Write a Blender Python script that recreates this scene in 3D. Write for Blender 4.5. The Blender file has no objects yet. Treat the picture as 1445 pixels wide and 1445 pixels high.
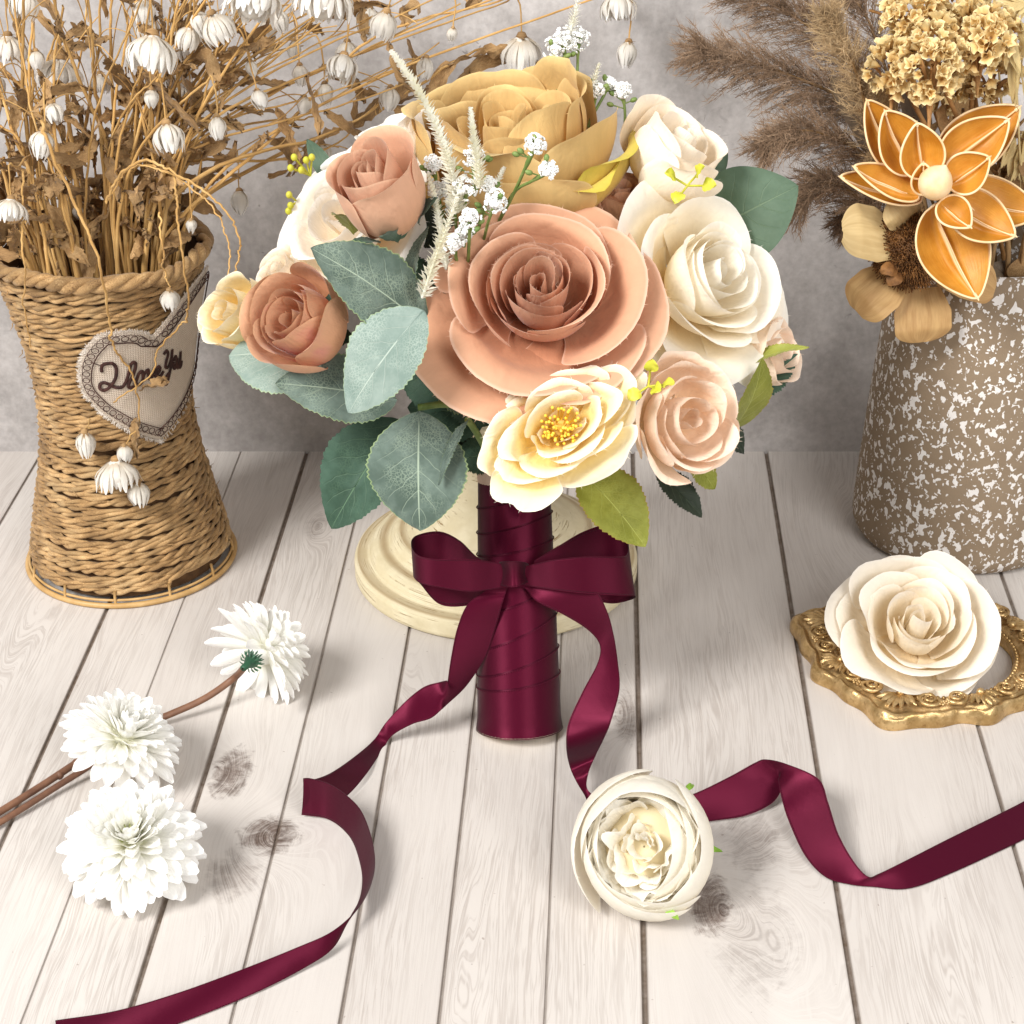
import bpy, math, random
import numpy as np
from math import sin, cos, pi, radians, sqrt, atan2, exp, degrees

SC = 0.01                      # everything below is written in centimetres
rng = np.random.default_rng(11)
random.seed(5)
scene = bpy.context.scene
COL = scene.collection

# ------------------------------------------------------------------ camera geometry
F_PX, C0, PITCH = 2655.0, 722.5, radians(28.5)
CAM = np.array([0.0, 0.0, 50.0])
RT = np.array([1.0, 0, 0])
UP = np.array([0, sin(PITCH), cos(PITCH)])
FW = np.array([0, cos(PITCH), -sin(PITCH)])
TW = -FW
WALL_Y = 99.6


def ray(px, py):
    return FW + RT * (px - C0) / F_PX + UP * (C0 - py) / F_PX


def aY(px, py, Y):
    d = ray(px, py)
    return CAM + d * (Y / d[1])


def aZ(px, py, z):
    d = ray(px, py)
    return CAM + d * ((z - CAM[2]) / d[2])


def nz(v):
    v = np.asarray(v, float)
    return v / (np.linalg.norm(v) + 1e-12)


def sd(a, b, c):
    return nz(RT * a + UP * b + TW * c)


def frame(axis, roll=0.0):
    Z = nz(axis)
    ref = UP if abs(np.dot(Z, UP)) < 0.95 else RT
    X = nz(np.cross(ref, Z))
    Y = np.cross(Z, X)
    c, s = cos(roll), sin(roll)
    return np.array([X * c + Y * s, Y * c - X * s, Z])


def srgb(r, g, b):
    f = lambda c: (c / 12.92 if c <= 0.04045 else ((c + 0.055) / 1.055) ** 2.4)
    return (f(r / 255), f(g / 255), f(b / 255), 1.0)


def spline(P, n):
    """Catmull-Rom through P, n samples."""
    P = np.asarray(P, float)
    m = len(P)
    Q = np.vstack([2 * P[0] - P[1], P, 2 * P[-1] - P[-2]])
    out = []
    for t in np.linspace(0, m - 1, n):
        i = min(int(t), m - 2)
        f = t - i
        a, b, c, d = Q[i], Q[i + 1], Q[i + 2], Q[i + 3]
        out.append(0.5 * (2 * b + (c - a) * f + (2 * a - 5 * b + 4 * c - d) * f * f + (3 * b - a - 3 * c + d) * f ** 3))
    return np.array(out)


def wob(u, v, seed):
    r = np.random.default_rng(seed)
    out = 0
    for k, a in ((1.3, 1.0), (2.4, 0.6), (4.7, 0.35)):
        p = r.uniform(0, 6.28, 4)
        d = r.uniform(-1, 1, 2)
        out = out + a * np.sin(k * u * (1 + .3 * d[0]) + p[0] + 1.7 * np.sin(k * .6 * v + p[1])) * np.cos(k * v * (1 + .3 * d[1]) + p[2])
    return out / 1.6


# ------------------------------------------------------------------ mesh builder
class MB:
    def __init__(self):
        self.V, self.F, self.A, self.n = [], [], [], 0

    def add(self, verts, faces, attr=None):
        verts = np.asarray(verts, float).reshape(-1, 3)
        if attr is None:
            attr = np.zeros((len(verts), 3))
        attr = np.asarray(attr, float).reshape(-1, 3)
        self.V.append(verts)
        self.A.append(attr)
        for f in faces:
            self.F.append(tuple(int(i) + self.n for i in f))
        self.n += len(verts)

    def grid(self, P, attr=None, cu=False, cv=False):
        nu, nv = P.shape[:2]
        idx = np.arange(nu * nv).reshape(nu, nv)
        if cu:
            idx = np.vstack([idx, idx[:1]])
        if cv:
            idx = np.hstack([idx, idx[:, :1]])
        f = np.stack([idx[:-1, :-1], idx[1:, :-1], idx[1:, 1:], idx[:-1, 1:]], -1).reshape(-1, 4)
        self.add(P.reshape(-1, 3), f, None if attr is None else attr.reshape(-1, 3))

    def tube(self, path, r, k=6, rnd=0.0, cap=True, flat=1.0):
        path = np.asarray(path, float)
        n = len(path)
        r = np.broadcast_to(np.asarray(r, float), (n,)) if np.ndim(r) < 2 else r
        T = np.gradient(path, axis=0)
        T /= (np.linalg.norm(T, axis=1, keepdims=True) + 1e-12)
        ref = np.array([0, 0, 1.0]) if abs(T[0][2]) < .9 else np.array([1.0, 0, 0])
        X = nz(np.cross(T[0], ref))
        P = np.zeros((n, k, 3))
        A = np.zeros((n, k, 3))
        ang = np.linspace(0, 2 * pi, k, endpoint=False)
        for i in range(n):
            X = nz(X - T[i] * np.dot(X, T[i]))
            Y = np.cross(T[i], X)
            P[i] = path[i] + r[i] * (np.outer(np.cos(ang), X) + flat * np.outer(np.sin(ang), Y))
            A[i, :, 0] = ang / (2 * pi)
            A[i, :, 1] = i / (n - 1)
            A[i, :, 2] = rnd
        self.grid(P, A, cv=True)
        if cap:
            b = self.n - n * k
            self.F.append(tuple(b + j for j in range(k))[::-1])
            self.F.append(tuple(b + (n - 1) * k + j for j in range(k)))

    def lathe(self, prof, n, c=(0, 0, 0), fr=None, rnd=0.0, rfun=None):
        prof = np.asarray(prof, float)
        ang = np.linspace(0, 2 * pi, n, endpoint=False)
        P = np.zeros((len(prof), n, 3))
        A = np.zeros((len(prof), n, 3))
        for i, (r, z) in enumerate(prof):
            rr = r if rfun is None else r * rfun(ang, z)
            P[i, :, 0] = rr * np.cos(ang)
            P[i, :, 1] = rr * np.sin(ang)
            P[i, :, 2] = z
            A[i, :, 0] = ang / (2 * pi)
            A[i, :, 1] = i / (len(prof) - 1)
            A[i, :, 2] = rnd
        if fr is not None:
            P = P @ fr
        P = P + np.asarray(c, float)
        self.grid(P, A, cv=True)

    def ball(self, c, r, nu=8, nv=6, fr=None, rnd=0.0):
        r = np.broadcast_to(np.asarray(r, float), (3,))
        t = np.linspace(0.02, pi - 0.02, nv)
        a = np.linspace(0, 2 * pi, nu, endpoint=False)
        P = np.stack([np.outer(np.sin(t), np.cos(a)) * r[0], np.outer(np.sin(t), np.sin(a)) * r[1], np.outer(np.cos(t), np.ones(nu)) * r[2]], -1)
        if fr is not None:
            P = P @ fr
        A = np.zeros(P.shape)
        A[..., 1] = (t / pi)[:, None]
        A[..., 2] = rnd
        self.grid(P + np.asarray(c, float), A, cv=True)

    def build(self, name, mat, parent=None, loc=None, label=None, flat=False):
        V = np.concatenate(self.V)
        A = np.concatenate(self.A)
        if parent is not None:
            o0 = np.array(parent['_o'])
        elif loc is not None:
            o0 = np.asarray(loc, float)
        else:
            o0 = np.zeros(3)
        me = bpy.data.meshes.new(name)
        me.from_pydata(((V - o0) * SC).tolist(), [], self.F)
        at = me.attributes.new('puv', 'FLOAT_VECTOR', 'POINT')
        at.data.foreach_set('vector', A.astype(np.float32).ravel())
        if not flat:
            me.polygons.foreach_set('use_smooth', [True] * len(me.polygons))
        me.materials.append(mat)
        me.update()
        o = bpy.data.objects.new(name, me)
        COL.objects.link(o)
        o['_o'] = [float(x) for x in o0]
        if parent is not None:
            o.parent = parent
        else:
            o.location = o0 * SC
        if label:
            o['label'] = label
        return o


def tag(o, label, cat, group=None):
    o['label'] = label
    o['category'] = cat
    if group:
        o['group'] = group
    return o


def thing(name, loc, label, cat, group=None):
    o = bpy.data.objects.new(name, None)
    o.empty_display_size = 0.01
    COL.objects.link(o)
    o.location = np.asarray(loc, float) * SC
    o['_o'] = [float(x) for x in loc]
    return tag(o, label, cat, group)


# ------------------------------------------------------------------ node helpers
class NT:
    def __init__(self, name):
        self.m = bpy.data.materials.new(name)
        self.m.use_nodes = True
        self.t = self.m.node_tree
        self.t.nodes.clear()
        self.out = self.t.nodes.new('ShaderNodeOutputMaterial')

    def n(self, typ, **kw):
        nd = self.t.nodes.new(typ)
        for k, v in kw.items():
            setattr(nd, k, v)
        return nd

    def lk(self, a, b):
        self.t.links.new(a, b)

    def setin(self, sock, v):
        if isinstance(v, bpy.types.NodeSocket):
            self.lk(v, sock)
        elif v is not None:
            sock.default_value = v

    def math(self, op, a, b=None, c=None, clamp=False):
        nd = self.n('ShaderNodeMath', operation=op, use_clamp=clamp)
        for s, v in zip(nd.inputs, (a, b, c)):
            self.setin(s, v)
        return nd.outputs[0]

    def mix(self, fac, a, b, blend='MIX'):
        nd = self.n('ShaderNodeMix', data_type='RGBA', blend_type=blend)
        self.setin(nd.inputs[0], fac)
        self.setin(nd.inputs[6], a)
        self.setin(nd.inputs[7], b)
        return nd.outputs[2]

    def ramp(self, fac, stops, interp='LINEAR'):
        nd = self.n('ShaderNodeValToRGB')
        cr = nd.color_ramp
        cr.interpolation = interp
        while len(cr.elements) < len(stops):
            cr.elements.new(0.5)
        for e, (p, c) in zip(cr.elements, stops):
            e.position = p
            e.color = c if len(c) == 4 else (*c, 1)
        self.setin(nd.inputs[0], fac)
        return nd.outputs[0]

    def step(self, x, lo, hi):
        nd = self.n('ShaderNodeMapRange', interpolation_type='SMOOTHSTEP')
        self.setin(nd.inputs[0], x)
        nd.inputs[1].default_value = lo
        nd.inputs[2].default_value = hi
        return nd.outputs[0]

    def noise(self, vec, scale, detail=3.0, rough=0.5, dist=0.0, dim='3D'):
        nd = self.n('ShaderNodeTexNoise', noise_dimensions=dim)
        if vec is not None:
            self.lk(vec, nd.inputs['Vector'])
        nd.inputs['Scale'].default_value = scale
        nd.inputs['Detail'].default_value = detail
        nd.inputs['Roughness'].default_value = rough
        nd.inputs['Distortion'].default_value = dist
        return nd.outputs[0]

    def voro(self, vec, scale, feature='F1', out='Distance', rand=1.0):
        nd = self.n('ShaderNodeTexVoronoi', feature=feature)
        self.lk(vec, nd.inputs['Vector'])
        nd.inputs['Scale'].default_value = scale
        nd.inputs['Randomness'].default_value = rand
        return nd.outputs[out]

    def obj(self):
        return self.n('ShaderNodeTexCoord').outputs['Object']

    def puv(self):
        a = self.n('ShaderNodeAttribute', attribute_name='puv')
        s = self.n('ShaderNodeSeparateXYZ')
        self.lk(a.outputs['Vector'], s.inputs[0])
        self.uvw = a.outputs['Vector']
        return s.outputs[0], s.outputs[1], s.outputs[2]

    def comb(self, x, y, z):
        nd = self.n('ShaderNodeCombineXYZ')
        for s, v in zip(nd.inputs, (x, y, z)):
            self.setin(s, v)
        return nd.outputs[0]

    def bump(self, h, strength=0.3, dist=0.001, normal=None):
        nd = self.n('ShaderNodeBump')
        nd.inputs['Strength'].default_value = strength
        nd.inputs['Distance'].default_value = dist
        self.lk(h, nd.inputs['Height'])
        if normal is not None:
            self.lk(normal, nd.inputs['Normal'])
        return nd.outputs[0]

    def bsdf(self, col, rough=0.6, metal=0.0, normal=None, spec=0.5, sheen=0.0, aniso=0.0, transl=0.0, coat=0.0, sss=0.0):
        b = self.n('ShaderNodeBsdfPrincipled')
        self.setin(b.inputs['Base Color'], col)
        self.setin(b.inputs['Roughness'], rough)
        self.setin(b.inputs['Metallic'], metal)
        self.setin(b.inputs['Specular IOR Level'], spec)
        b.inputs['Sheen Weight'].default_value = sheen
        b.inputs['Sheen Roughness'].default_value = 0.4
        b.inputs['Anisotropic'].default_value = aniso
        b.inputs['Coat Weight'].default_value = coat
        if normal is not None:
            self.lk(normal, b.inputs['Normal'])
        sh = b.outputs[0]
        if transl > 0:
            tr = self.n('ShaderNodeBsdfTranslucent')
            self.setin(tr.inputs[0], col)
            if normal is not None:
                self.lk(normal, tr.inputs['Normal'])
            mx = self.n('ShaderNodeMixShader')
            mx.inputs[0].default_value = transl
            self.lk(sh, mx.inputs[1])
            self.lk(tr.outputs[0], mx.inputs[2])
            sh = mx.outputs[0]
        self.lk(sh, self.out.inputs[0])
        return self.m


def petal_mat(name, base, mid, tip, rough=0.8, transl=0.22, edge=None, blotch=None, vary=0.10, midpos=0.5):
    t = NT(name)
    u, v, w = t.puv()
    col = t.ramp(v, [(0.0, base), (midpos, mid), (1.0, tip)])
    o = t.obj()
    if blotch is not None:
        col = t.mix(t.step(t.noise(o, 45, 3, .6), .5, .75), col, blotch)
    n1 = t.noise(o, 90, 4, .6)
    val = t.math('ADD', t.math('MULTIPLY', t.math('SUBTRACT', n1, .5), vary * 2), t.math('MULTIPLY', t.math('SUBTRACT', w, .5), vary * 1.3))
    stk = t.noise(t.comb(t.math('MULTIPLY', u, 5.0), t.math('MULTIPLY', v, .9), t.math('MULTIPLY', w, 11)), 2.4, 4, .6, .5)
    val = t.math('ADD', val, t.math('MULTIPLY', t.math('SUBTRACT', stk, .5), vary * 1.2))
    val = t.math('ADD', val, 1.0)
    hs = t.n('ShaderNodeHueSaturation')
    t.lk(val, hs.inputs['Value'])
    t.lk(col, hs.inputs['Color'])
    col = hs.outputs[0]
    if edge is not None:
        au = t.math('ABSOLUTE', u)
        e = t.math('MAXIMUM', t.step(v, .955, .995), t.step(au, .95, 1.0))
        col = t.mix(t.math('MULTIPLY', e, .38), col, edge)
    # cloth wrinkles and weave
    wv = t.n('ShaderNodeTexWave', wave_type='BANDS', bands_direction='DIAGONAL')
    t.lk(o, wv.inputs['Vector'])
    wv.inputs['Scale'].default_value = 900
    wv.inputs['Distortion'].default_value = 3
    soft = t.noise(t.comb(t.math('MULTIPLY', u, 1.6), t.math('MULTIPLY', v, 1.3), t.math('MULTIPLY', w, 9)), 2.0, 3, .5, .6)
    nb = t.bump(soft, .30, .0035)
    nb = t.bump(t.noise(o, 110, 4, .55), .22, .0016, nb)
    nb = t.bump(wv.outputs[1], .05, .0003, nb)
    return t.bsdf(col, rough, normal=nb, spec=.25, sheen=.15, transl=transl)


def leaf_mat(name, base, light, vein, transl=.12, rough=.6, speck=.5, edge=None):
    t = NT(name)
    u, v, w = t.puv()
    au = t.math('ABSOLUTE', u)
    o = t.obj()
    col = t.mix(t.step(t.noise(o, 55, 4, .65), .35, .7), base, light)
    # side veins
    q = t.math('SUBTRACT', t.math('MULTIPLY', v, 6.5), t.math('MULTIPLY', au, 1.9))
    q = t.math('ADD', q, t.math('MULTIPLY', t.noise(o, 75, 3), .9))
    side = t.math('ABSOLUTE', t.math('SUBTRACT', t.math('FRACT', q), .5))
    side = t.math('SUBTRACT', 1.0, t.step(side, .0, .05))
    side = t.math('MULTIPLY', side, t.step(au, 1.0, .2))
    # net of small veins
    dv = t.n('ShaderNodeTexVoronoi', feature='DISTANCE_TO_EDGE')
    jit = t.n('ShaderNodeTexNoise')
    t.lk(o, jit.inputs['Vector'])
    jit.inputs['Scale'].default_value = 300
    va = t.n('ShaderNodeVectorMath', operation='MULTIPLY_ADD')
    t.lk(jit.outputs['Color'], va.inputs[0])
    va.inputs[1].default_value = (.0022, .0022, .0022)
    t.lk(o, va.inputs[2])
    t.lk(va.outputs[0], dv.inputs['Vector'])
    dv.inputs['Scale'].default_value = 780
    net = t.math('SUBTRACT', 1.0, t.step(dv.outputs['Distance'], .0, .16))
    net = t.math('MULTIPLY', net, t.step(t.noise(o, 80, 3), .38, .62))
    mid = t.math('SUBTRACT', 1.0, t.step(au, .008, .030))
    f = t.math('MAXIMUM', t.math('MULTIPLY', side, .5), t.math('MULTIPLY', net, speck))
    f = t.math('MAXIMUM', f, t.math('MULTIPLY', mid, .85))
    col = t.mix(f, col, vein)
    if edge is not None:
        col = t.mix(t.math('MULTIPLY', t.step(au, .955, 1.0), .7), col, edge)
    hs = t.n('ShaderNodeHueSaturation')
    t.lk(t.math('ADD', t.math('MULTIPLY', w, .4), .8), hs.inputs['Value'])
    t.lk(col, hs.inputs['Color'])
    h = t.math('ADD', t.math('MULTIPLY', side, -1.0), t.math('MULTIPLY', mid, -1.6))
    nb = t.bump(h, .35, .0012)
    nb = t.bump(t.noise(o, 220, 3), .25, .0008, nb)
    return t.bsdf(hs.outputs[0], rough, normal=nb, spec=.35, sheen=.15, transl=transl)


def plain_mat(name, c1, c2, scale=120, rough=.6, metal=0.0, bump=.2, transl=0.0, spec=.4, sheen=0.0, stretch=None, vary=.0, bdist=.001):
    t = NT(name)
    o = t.obj()
    u, v, w = t.puv()
    vec = o
    if stretch:
        vec = t.comb(t.math('MULTIPLY', u, stretch[0]), t.math('MULTIPLY', v, stretch[1]), t.math('MULTIPLY', w, 37.0))
    n1 = t.noise(vec, scale, 4, .6)
    col = t.mix(t.step(n1, .3, .7), c1, c2)
    if vary:
        hs = t.n('ShaderNodeHueSaturation')
        t.lk(t.math('ADD', t.math('MULTIPLY', w, 2 * vary), 1 - vary), hs.inputs['Value'])
        t.lk(col, hs.inputs['Color'])
        col = hs.outputs[0]
    return t.bsdf(col, rough, metal, t.bump(n1, bump, bdist), spec, sheen, transl=transl)


# ------------------------------------------------------------------ shape generators
def petal_grid(fr, O, prof, th0, span, spiral=.08, drop=.14, curl=0.3, cu=.78, ruf=.12, seed=0, nu=17, nv=15, wpow=.65, notch=0.0, squeeze=1.0, wmin=.3, tilt=.07, side=.12, rnd=1.0):
    nu += 6
    u = np.sin(np.linspace(-1, 1, nu) * pi / 2)[:, None] * np.ones((1, nv))
    v = np.ones((nu, 1)) * np.linspace(0, 1, nv)[None, :]
    r = np.random.default_rng(seed)
    ua = np.clip(u + np.clip(.16 * r.normal(), -.3, .3) * (1 - u * u), -1, 1)
    dr = drop + .30 * rnd
    ve = v * (1 - dr * (1 - np.clip(1 - np.abs(ua) ** 2.1, 0, 1) ** (1 / 2.1)) - notch * np.exp(-((u - .2 * r.normal()) / .18) ** 2))
    ve = ve * (1 + .012 * wob(u * 2, v * 0 + 1, seed + 3) * v)
    w = wmin + (1 - wmin) * np.sin(np.minimum(ve / wpow, 1) * pi / 2)
    P0, P1, P2, P3 = [np.array(p, float) for p in prof]
    b = [(1 - ve) ** 3, 3 * (1 - ve) ** 2 * ve, 3 * (1 - ve) * ve ** 2, ve ** 3]
    R = sum(bb * p[0] for bb, p in zip(b, (P0, P1, P2, P3)))
    Z = sum(bb * p[1] for bb, p in zip(b, (P0, P1, P2, P3)))
    c = np.clip((ve - cu) / (1 - cu), 0, 1)
    cm = 1 + .6 * wob(u * 1.4, v * 0, seed + 9)
    R = R + curl * c ** 1.6 * cm
    Z = Z - curl * .75 * c ** 2.2 * cm
    R = R * (1 + spiral * u)
    R = R + side * curl / .3 * np.abs(u) ** 4 * ve ** 2 * (1 + .8 * np.sin(u * 2 + seed))
    wb = wob(u * 1.5, v * 2.2, seed)
    R = R + ruf * wb * ve
    Z = Z + ruf * .6 * wob(u * 2.1, v * 1.5, seed + 5) * ve
    rimw = np.clip((ve - .6) / .4, 0, 1) ** 1.5
    R = R + ruf * .40 * wob(u * 3.2, v, seed + 21) * rimw
    Z = Z + ruf * .20 * wob(u * 3.6, v, seed + 23) * rimw
    ti, tj = tilt * r.normal(), tilt * .8 * r.normal()
    R, Z = R * cos(ti) - (Z - P0[1]) * sin(ti), P0[1] + R * sin(ti) + (Z - P0[1]) * cos(ti)
    Z = Z + tj * u * R * .8
    th = th0 + span / 2 * u * w
    X = R * np.cos(th)
    Y = R * np.sin(th) * squeeze
    P = np.stack([X, Y, Z], -1) @ fr + O
    A = np.stack([u, v, np.full(u.shape, r.uniform())], -1)
    return P, A


def fray(mb, P, A, amount, seed, ln=.16):
    """loose threads along a petal's cut rim"""
    r = np.random.default_rng(seed + 77)
    nu, nv = P.shape[:2]
    rnd = A[0, 0, 2]
    for _ in range(int(amount)):
        i = r.uniform(0, nu - 1.001)
        a = int(i)
        f = i - a
        tip = P[a, -1] * (1 - f) + P[a + 1, -1] * f
        inn = P[a, -2] * (1 - f) + P[a + 1, -2] * f
        tg = nz(P[a + 1, -1] - P[a, -1])
        d = nz(tip - inn) + tg * r.normal() * .9 + r.normal(size=3) * .35
        L = ln * r.uniform(.3, 1.3)
        w = tg * .011
        mb.add([tip - w, tip + w, tip + nz(d) * L], [(0, 1, 2)], [[0, 1, rnd]] * 3)


def bloom(name, parent, C, axis, rings, mat, roll=0.0, seed=0, S=1.0, off=.55, sub=True, label=None, squeeze=1.0, frays=14, loc=None, petal_name='petal'):
    """a many-petalled fabric flower. The innermost ring is the part's own mesh, the rest are petals under it."""
    fr = frame(axis, roll)
    hmax = rings[0]['h'] * S
    O = np.asarray(C, float) - nz(axis) * hmax * off
    core = MB()
    todo = []
    k = seed * 1000
    r = np.random.default_rng(seed)
    for ri, g in enumerate(rings):
        th = g.get('th', r.uniform(0, 6.28))
        for i in range(g['n']):
            k += 1
            js, jh = 1 + r.normal() * .05, 1 + r.normal() * .045
            tha = radians(g['ths'][i]) if 'ths' in g else th + 2 * pi * i / g['n'] + r.normal() * .13
            if 'ks' in g:
                js = g['ks'][i]
            rt, rm, h = g['rt'] * S * js, g['rm'] * S * (1 + (js - 1) * .4), g['h'] * S * jh
            z0 = g.get('z0', 0) * S
            prof = [(.08 * S, z0), (rm, z0 + .06 * h), (rm * .55 + rt * .5, z0 + h * .7), (rt, z0 + h)]
            big = g['rt'] > 2
            P, A = petal_grid(fr, O, prof, tha, radians(g['span']), g.get('sp', .09), g.get('drop', .14), g.get('curl', .2) * S, g.get('cu', .78), g.get('ruf', .08) * S, k,
                              21 if big else 17, 18 if big else 14, notch=g.get('notch', 0), squeeze=squeeze, wmin=g.get('wmin', .3), tilt=g.get('tilt', .05 if ri < 3 else .085), side=g.get('side', .12), rnd=g.get('rnd', 1.0 if g['span'] < 130 else .45))
            if ri < 2 or not sub:
                core.grid(P, A)
                fray(core, P, A, frays * .6, k)
            else:
                m = MB()
                m.grid(P, A)
                fray(m, P, A, frays, k)
                todo.append((m, g['mats'][i] if 'mats' in g else g.get('mat', mat)))
    # closed underside so that nothing shows through
    core.ball(O + nz(axis) * .35 * S, [.5 * S, .5 * S, .6 * S], 10, 8, fr, .5)
    c = core.build(name, mat, parent, loc, label)
    for m, mm in todo:
        m.build(petal_name, mm, c)
    return c, O, fr


def leaf_mesh(mb, base, tip, W, normal, bend=.3, fold=.25, serr=.06, nt=44, ns=11, pw=.85, sharp=.8, rnd=None, wavy=.08, seed=0, twist=0.0, tipc=0.0, nser=26):
    base, tip = np.asarray(base, float), np.asarray(tip, float)
    ax = tip - base
    L = np.linalg.norm(ax)
    T = ax / L
    N = nz(np.asarray(normal) - T * np.dot(normal, T))
    B = np.cross(N, T)
    t = np.linspace(0, 1, nt)[:, None] * np.ones((1, ns))
    s = np.ones((nt, 1)) * np.linspace(-1, 1, ns)[None, :]
    w = W * np.sin(pi * np.clip(t, 0, 1) ** pw) ** sharp
    sw = 1 + (serr / max(W, .1)) * (np.abs(s) > .99) * ((t * nser) % 1.0 - .3) * 2
    off = bend * np.sin(pi * t) - tipc * t ** 3
    h = off + fold * np.abs(s) * w + wavy * wob(s * 1.6, t * 4, seed) * (.3 + np.abs(s))
    tw = twist * t
    P = base + T * (t * L)[..., None] + (np.cos(tw) * s * w * sw)[..., None] * B + (h + np.sin(tw) * s * w)[..., None] * N
    if rnd is None:
        rnd = np.random.default_rng(seed + 1).uniform()
    A = np.stack([s, t, np.full(t.shape, rnd)], -1)
    mb.grid(P, A)
    return P


def ribbon(mb, sections, n=160, m=7, rnd=.5, cup=0.0):
    """sections: list of (edge A, edge B) 3-D points"""
    a = spline([s[0] for s in sections], n)
    b = spline([s[1] for s in sections], n)
    w = np.linspace(0, 1, m)[None, :, None]
    P = a[:, None, :] * (1 - w) + b[:, None, :] * w
    if cup:
        tg = np.gradient((a + b) / 2, axis=0)
        nn = np.cross(tg, b - a)
        nn /= np.linalg.norm(nn, axis=1, keepdims=True) + 1e-9
        P = P + nn[:, None, :] * (cup * (1 - (2 * w - 1) ** 2))
    A = np.zeros((n, m, 3))
    A[..., 0] = np.linspace(-1, 1, m)[None, :]
    ln = np.concatenate([[0], np.cumsum(np.linalg.norm(np.diff((a + b) / 2, axis=0), axis=1))])
    A[..., 1] = ln[:, None]
    A[..., 2] = rnd
    mb.grid(P, A)


def strip(mb, path, width, normal, rnd=0.5, m=3, crinkle=0.0, seed=0, taper=True, twist=0.0, fold=.35):
    """thin crumpled strip (dry leaf, bract) along a path"""
    path = np.asarray(path, float)
    n = len(path)
    T = np.gradient(path, axis=0)
    T /= np.linalg.norm(T, axis=1, keepdims=True) + 1e-9
    t = np.linspace(0, 1, n)
    w = width * (np.sin(pi * np.clip(t * .94 + .03, 0, 1)) ** .6 if taper else np.ones(n))
    P = np.zeros((n, m, 3))
    s = np.linspace(-1, 1, m)
    for i in range(n):
        N = nz(np.asarray(normal) - T[i] * np.dot(normal, T[i]))
        B = np.cross(T[i], N)
        c, d = cos(twist * t[i]), sin(twist * t[i])
        Bn, Nn = B * c + N * d, N * c - B * d
        P[i] = path[i] + np.outer(s * w[i], Bn) + np.outer(np.abs(s) * w[i] * fold, Nn)
    if crinkle:
        r = np.random.default_rng(seed)
        P += r.normal(size=P.shape) * crinkle
    A = np.stack([np.ones((n, 1)) * s, t[:, None] * np.ones((1, m)), np.full((n, m), rnd)], -1)
    mb.grid(P, A)


def lerp(a, b, t):
    return np.asarray(a) * (1 - t) + np.asarray(b) * t


def bez(p0, p1, p2, p3, n):
    t = np.linspace(0, 1, n)[:, None]
    return (1 - t) ** 3 * np.asarray(p0) + 3 * (1 - t) ** 2 * t * np.asarray(p1) + 3 * (1 - t) * t ** 2 * np.asarray(p2) + t ** 3 * np.asarray(p3)

# ================================================================== THE SETTING
PLK = radians(2.65)            # the boards run slightly clockwise of the view


def to_tab(p):                 # world point -> board coordinates (s across, t along)
    return p[0] * cos(PLK) - p[1] * sin(PLK), p[0] * sin(PLK) + p[1] * cos(PLK)


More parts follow.
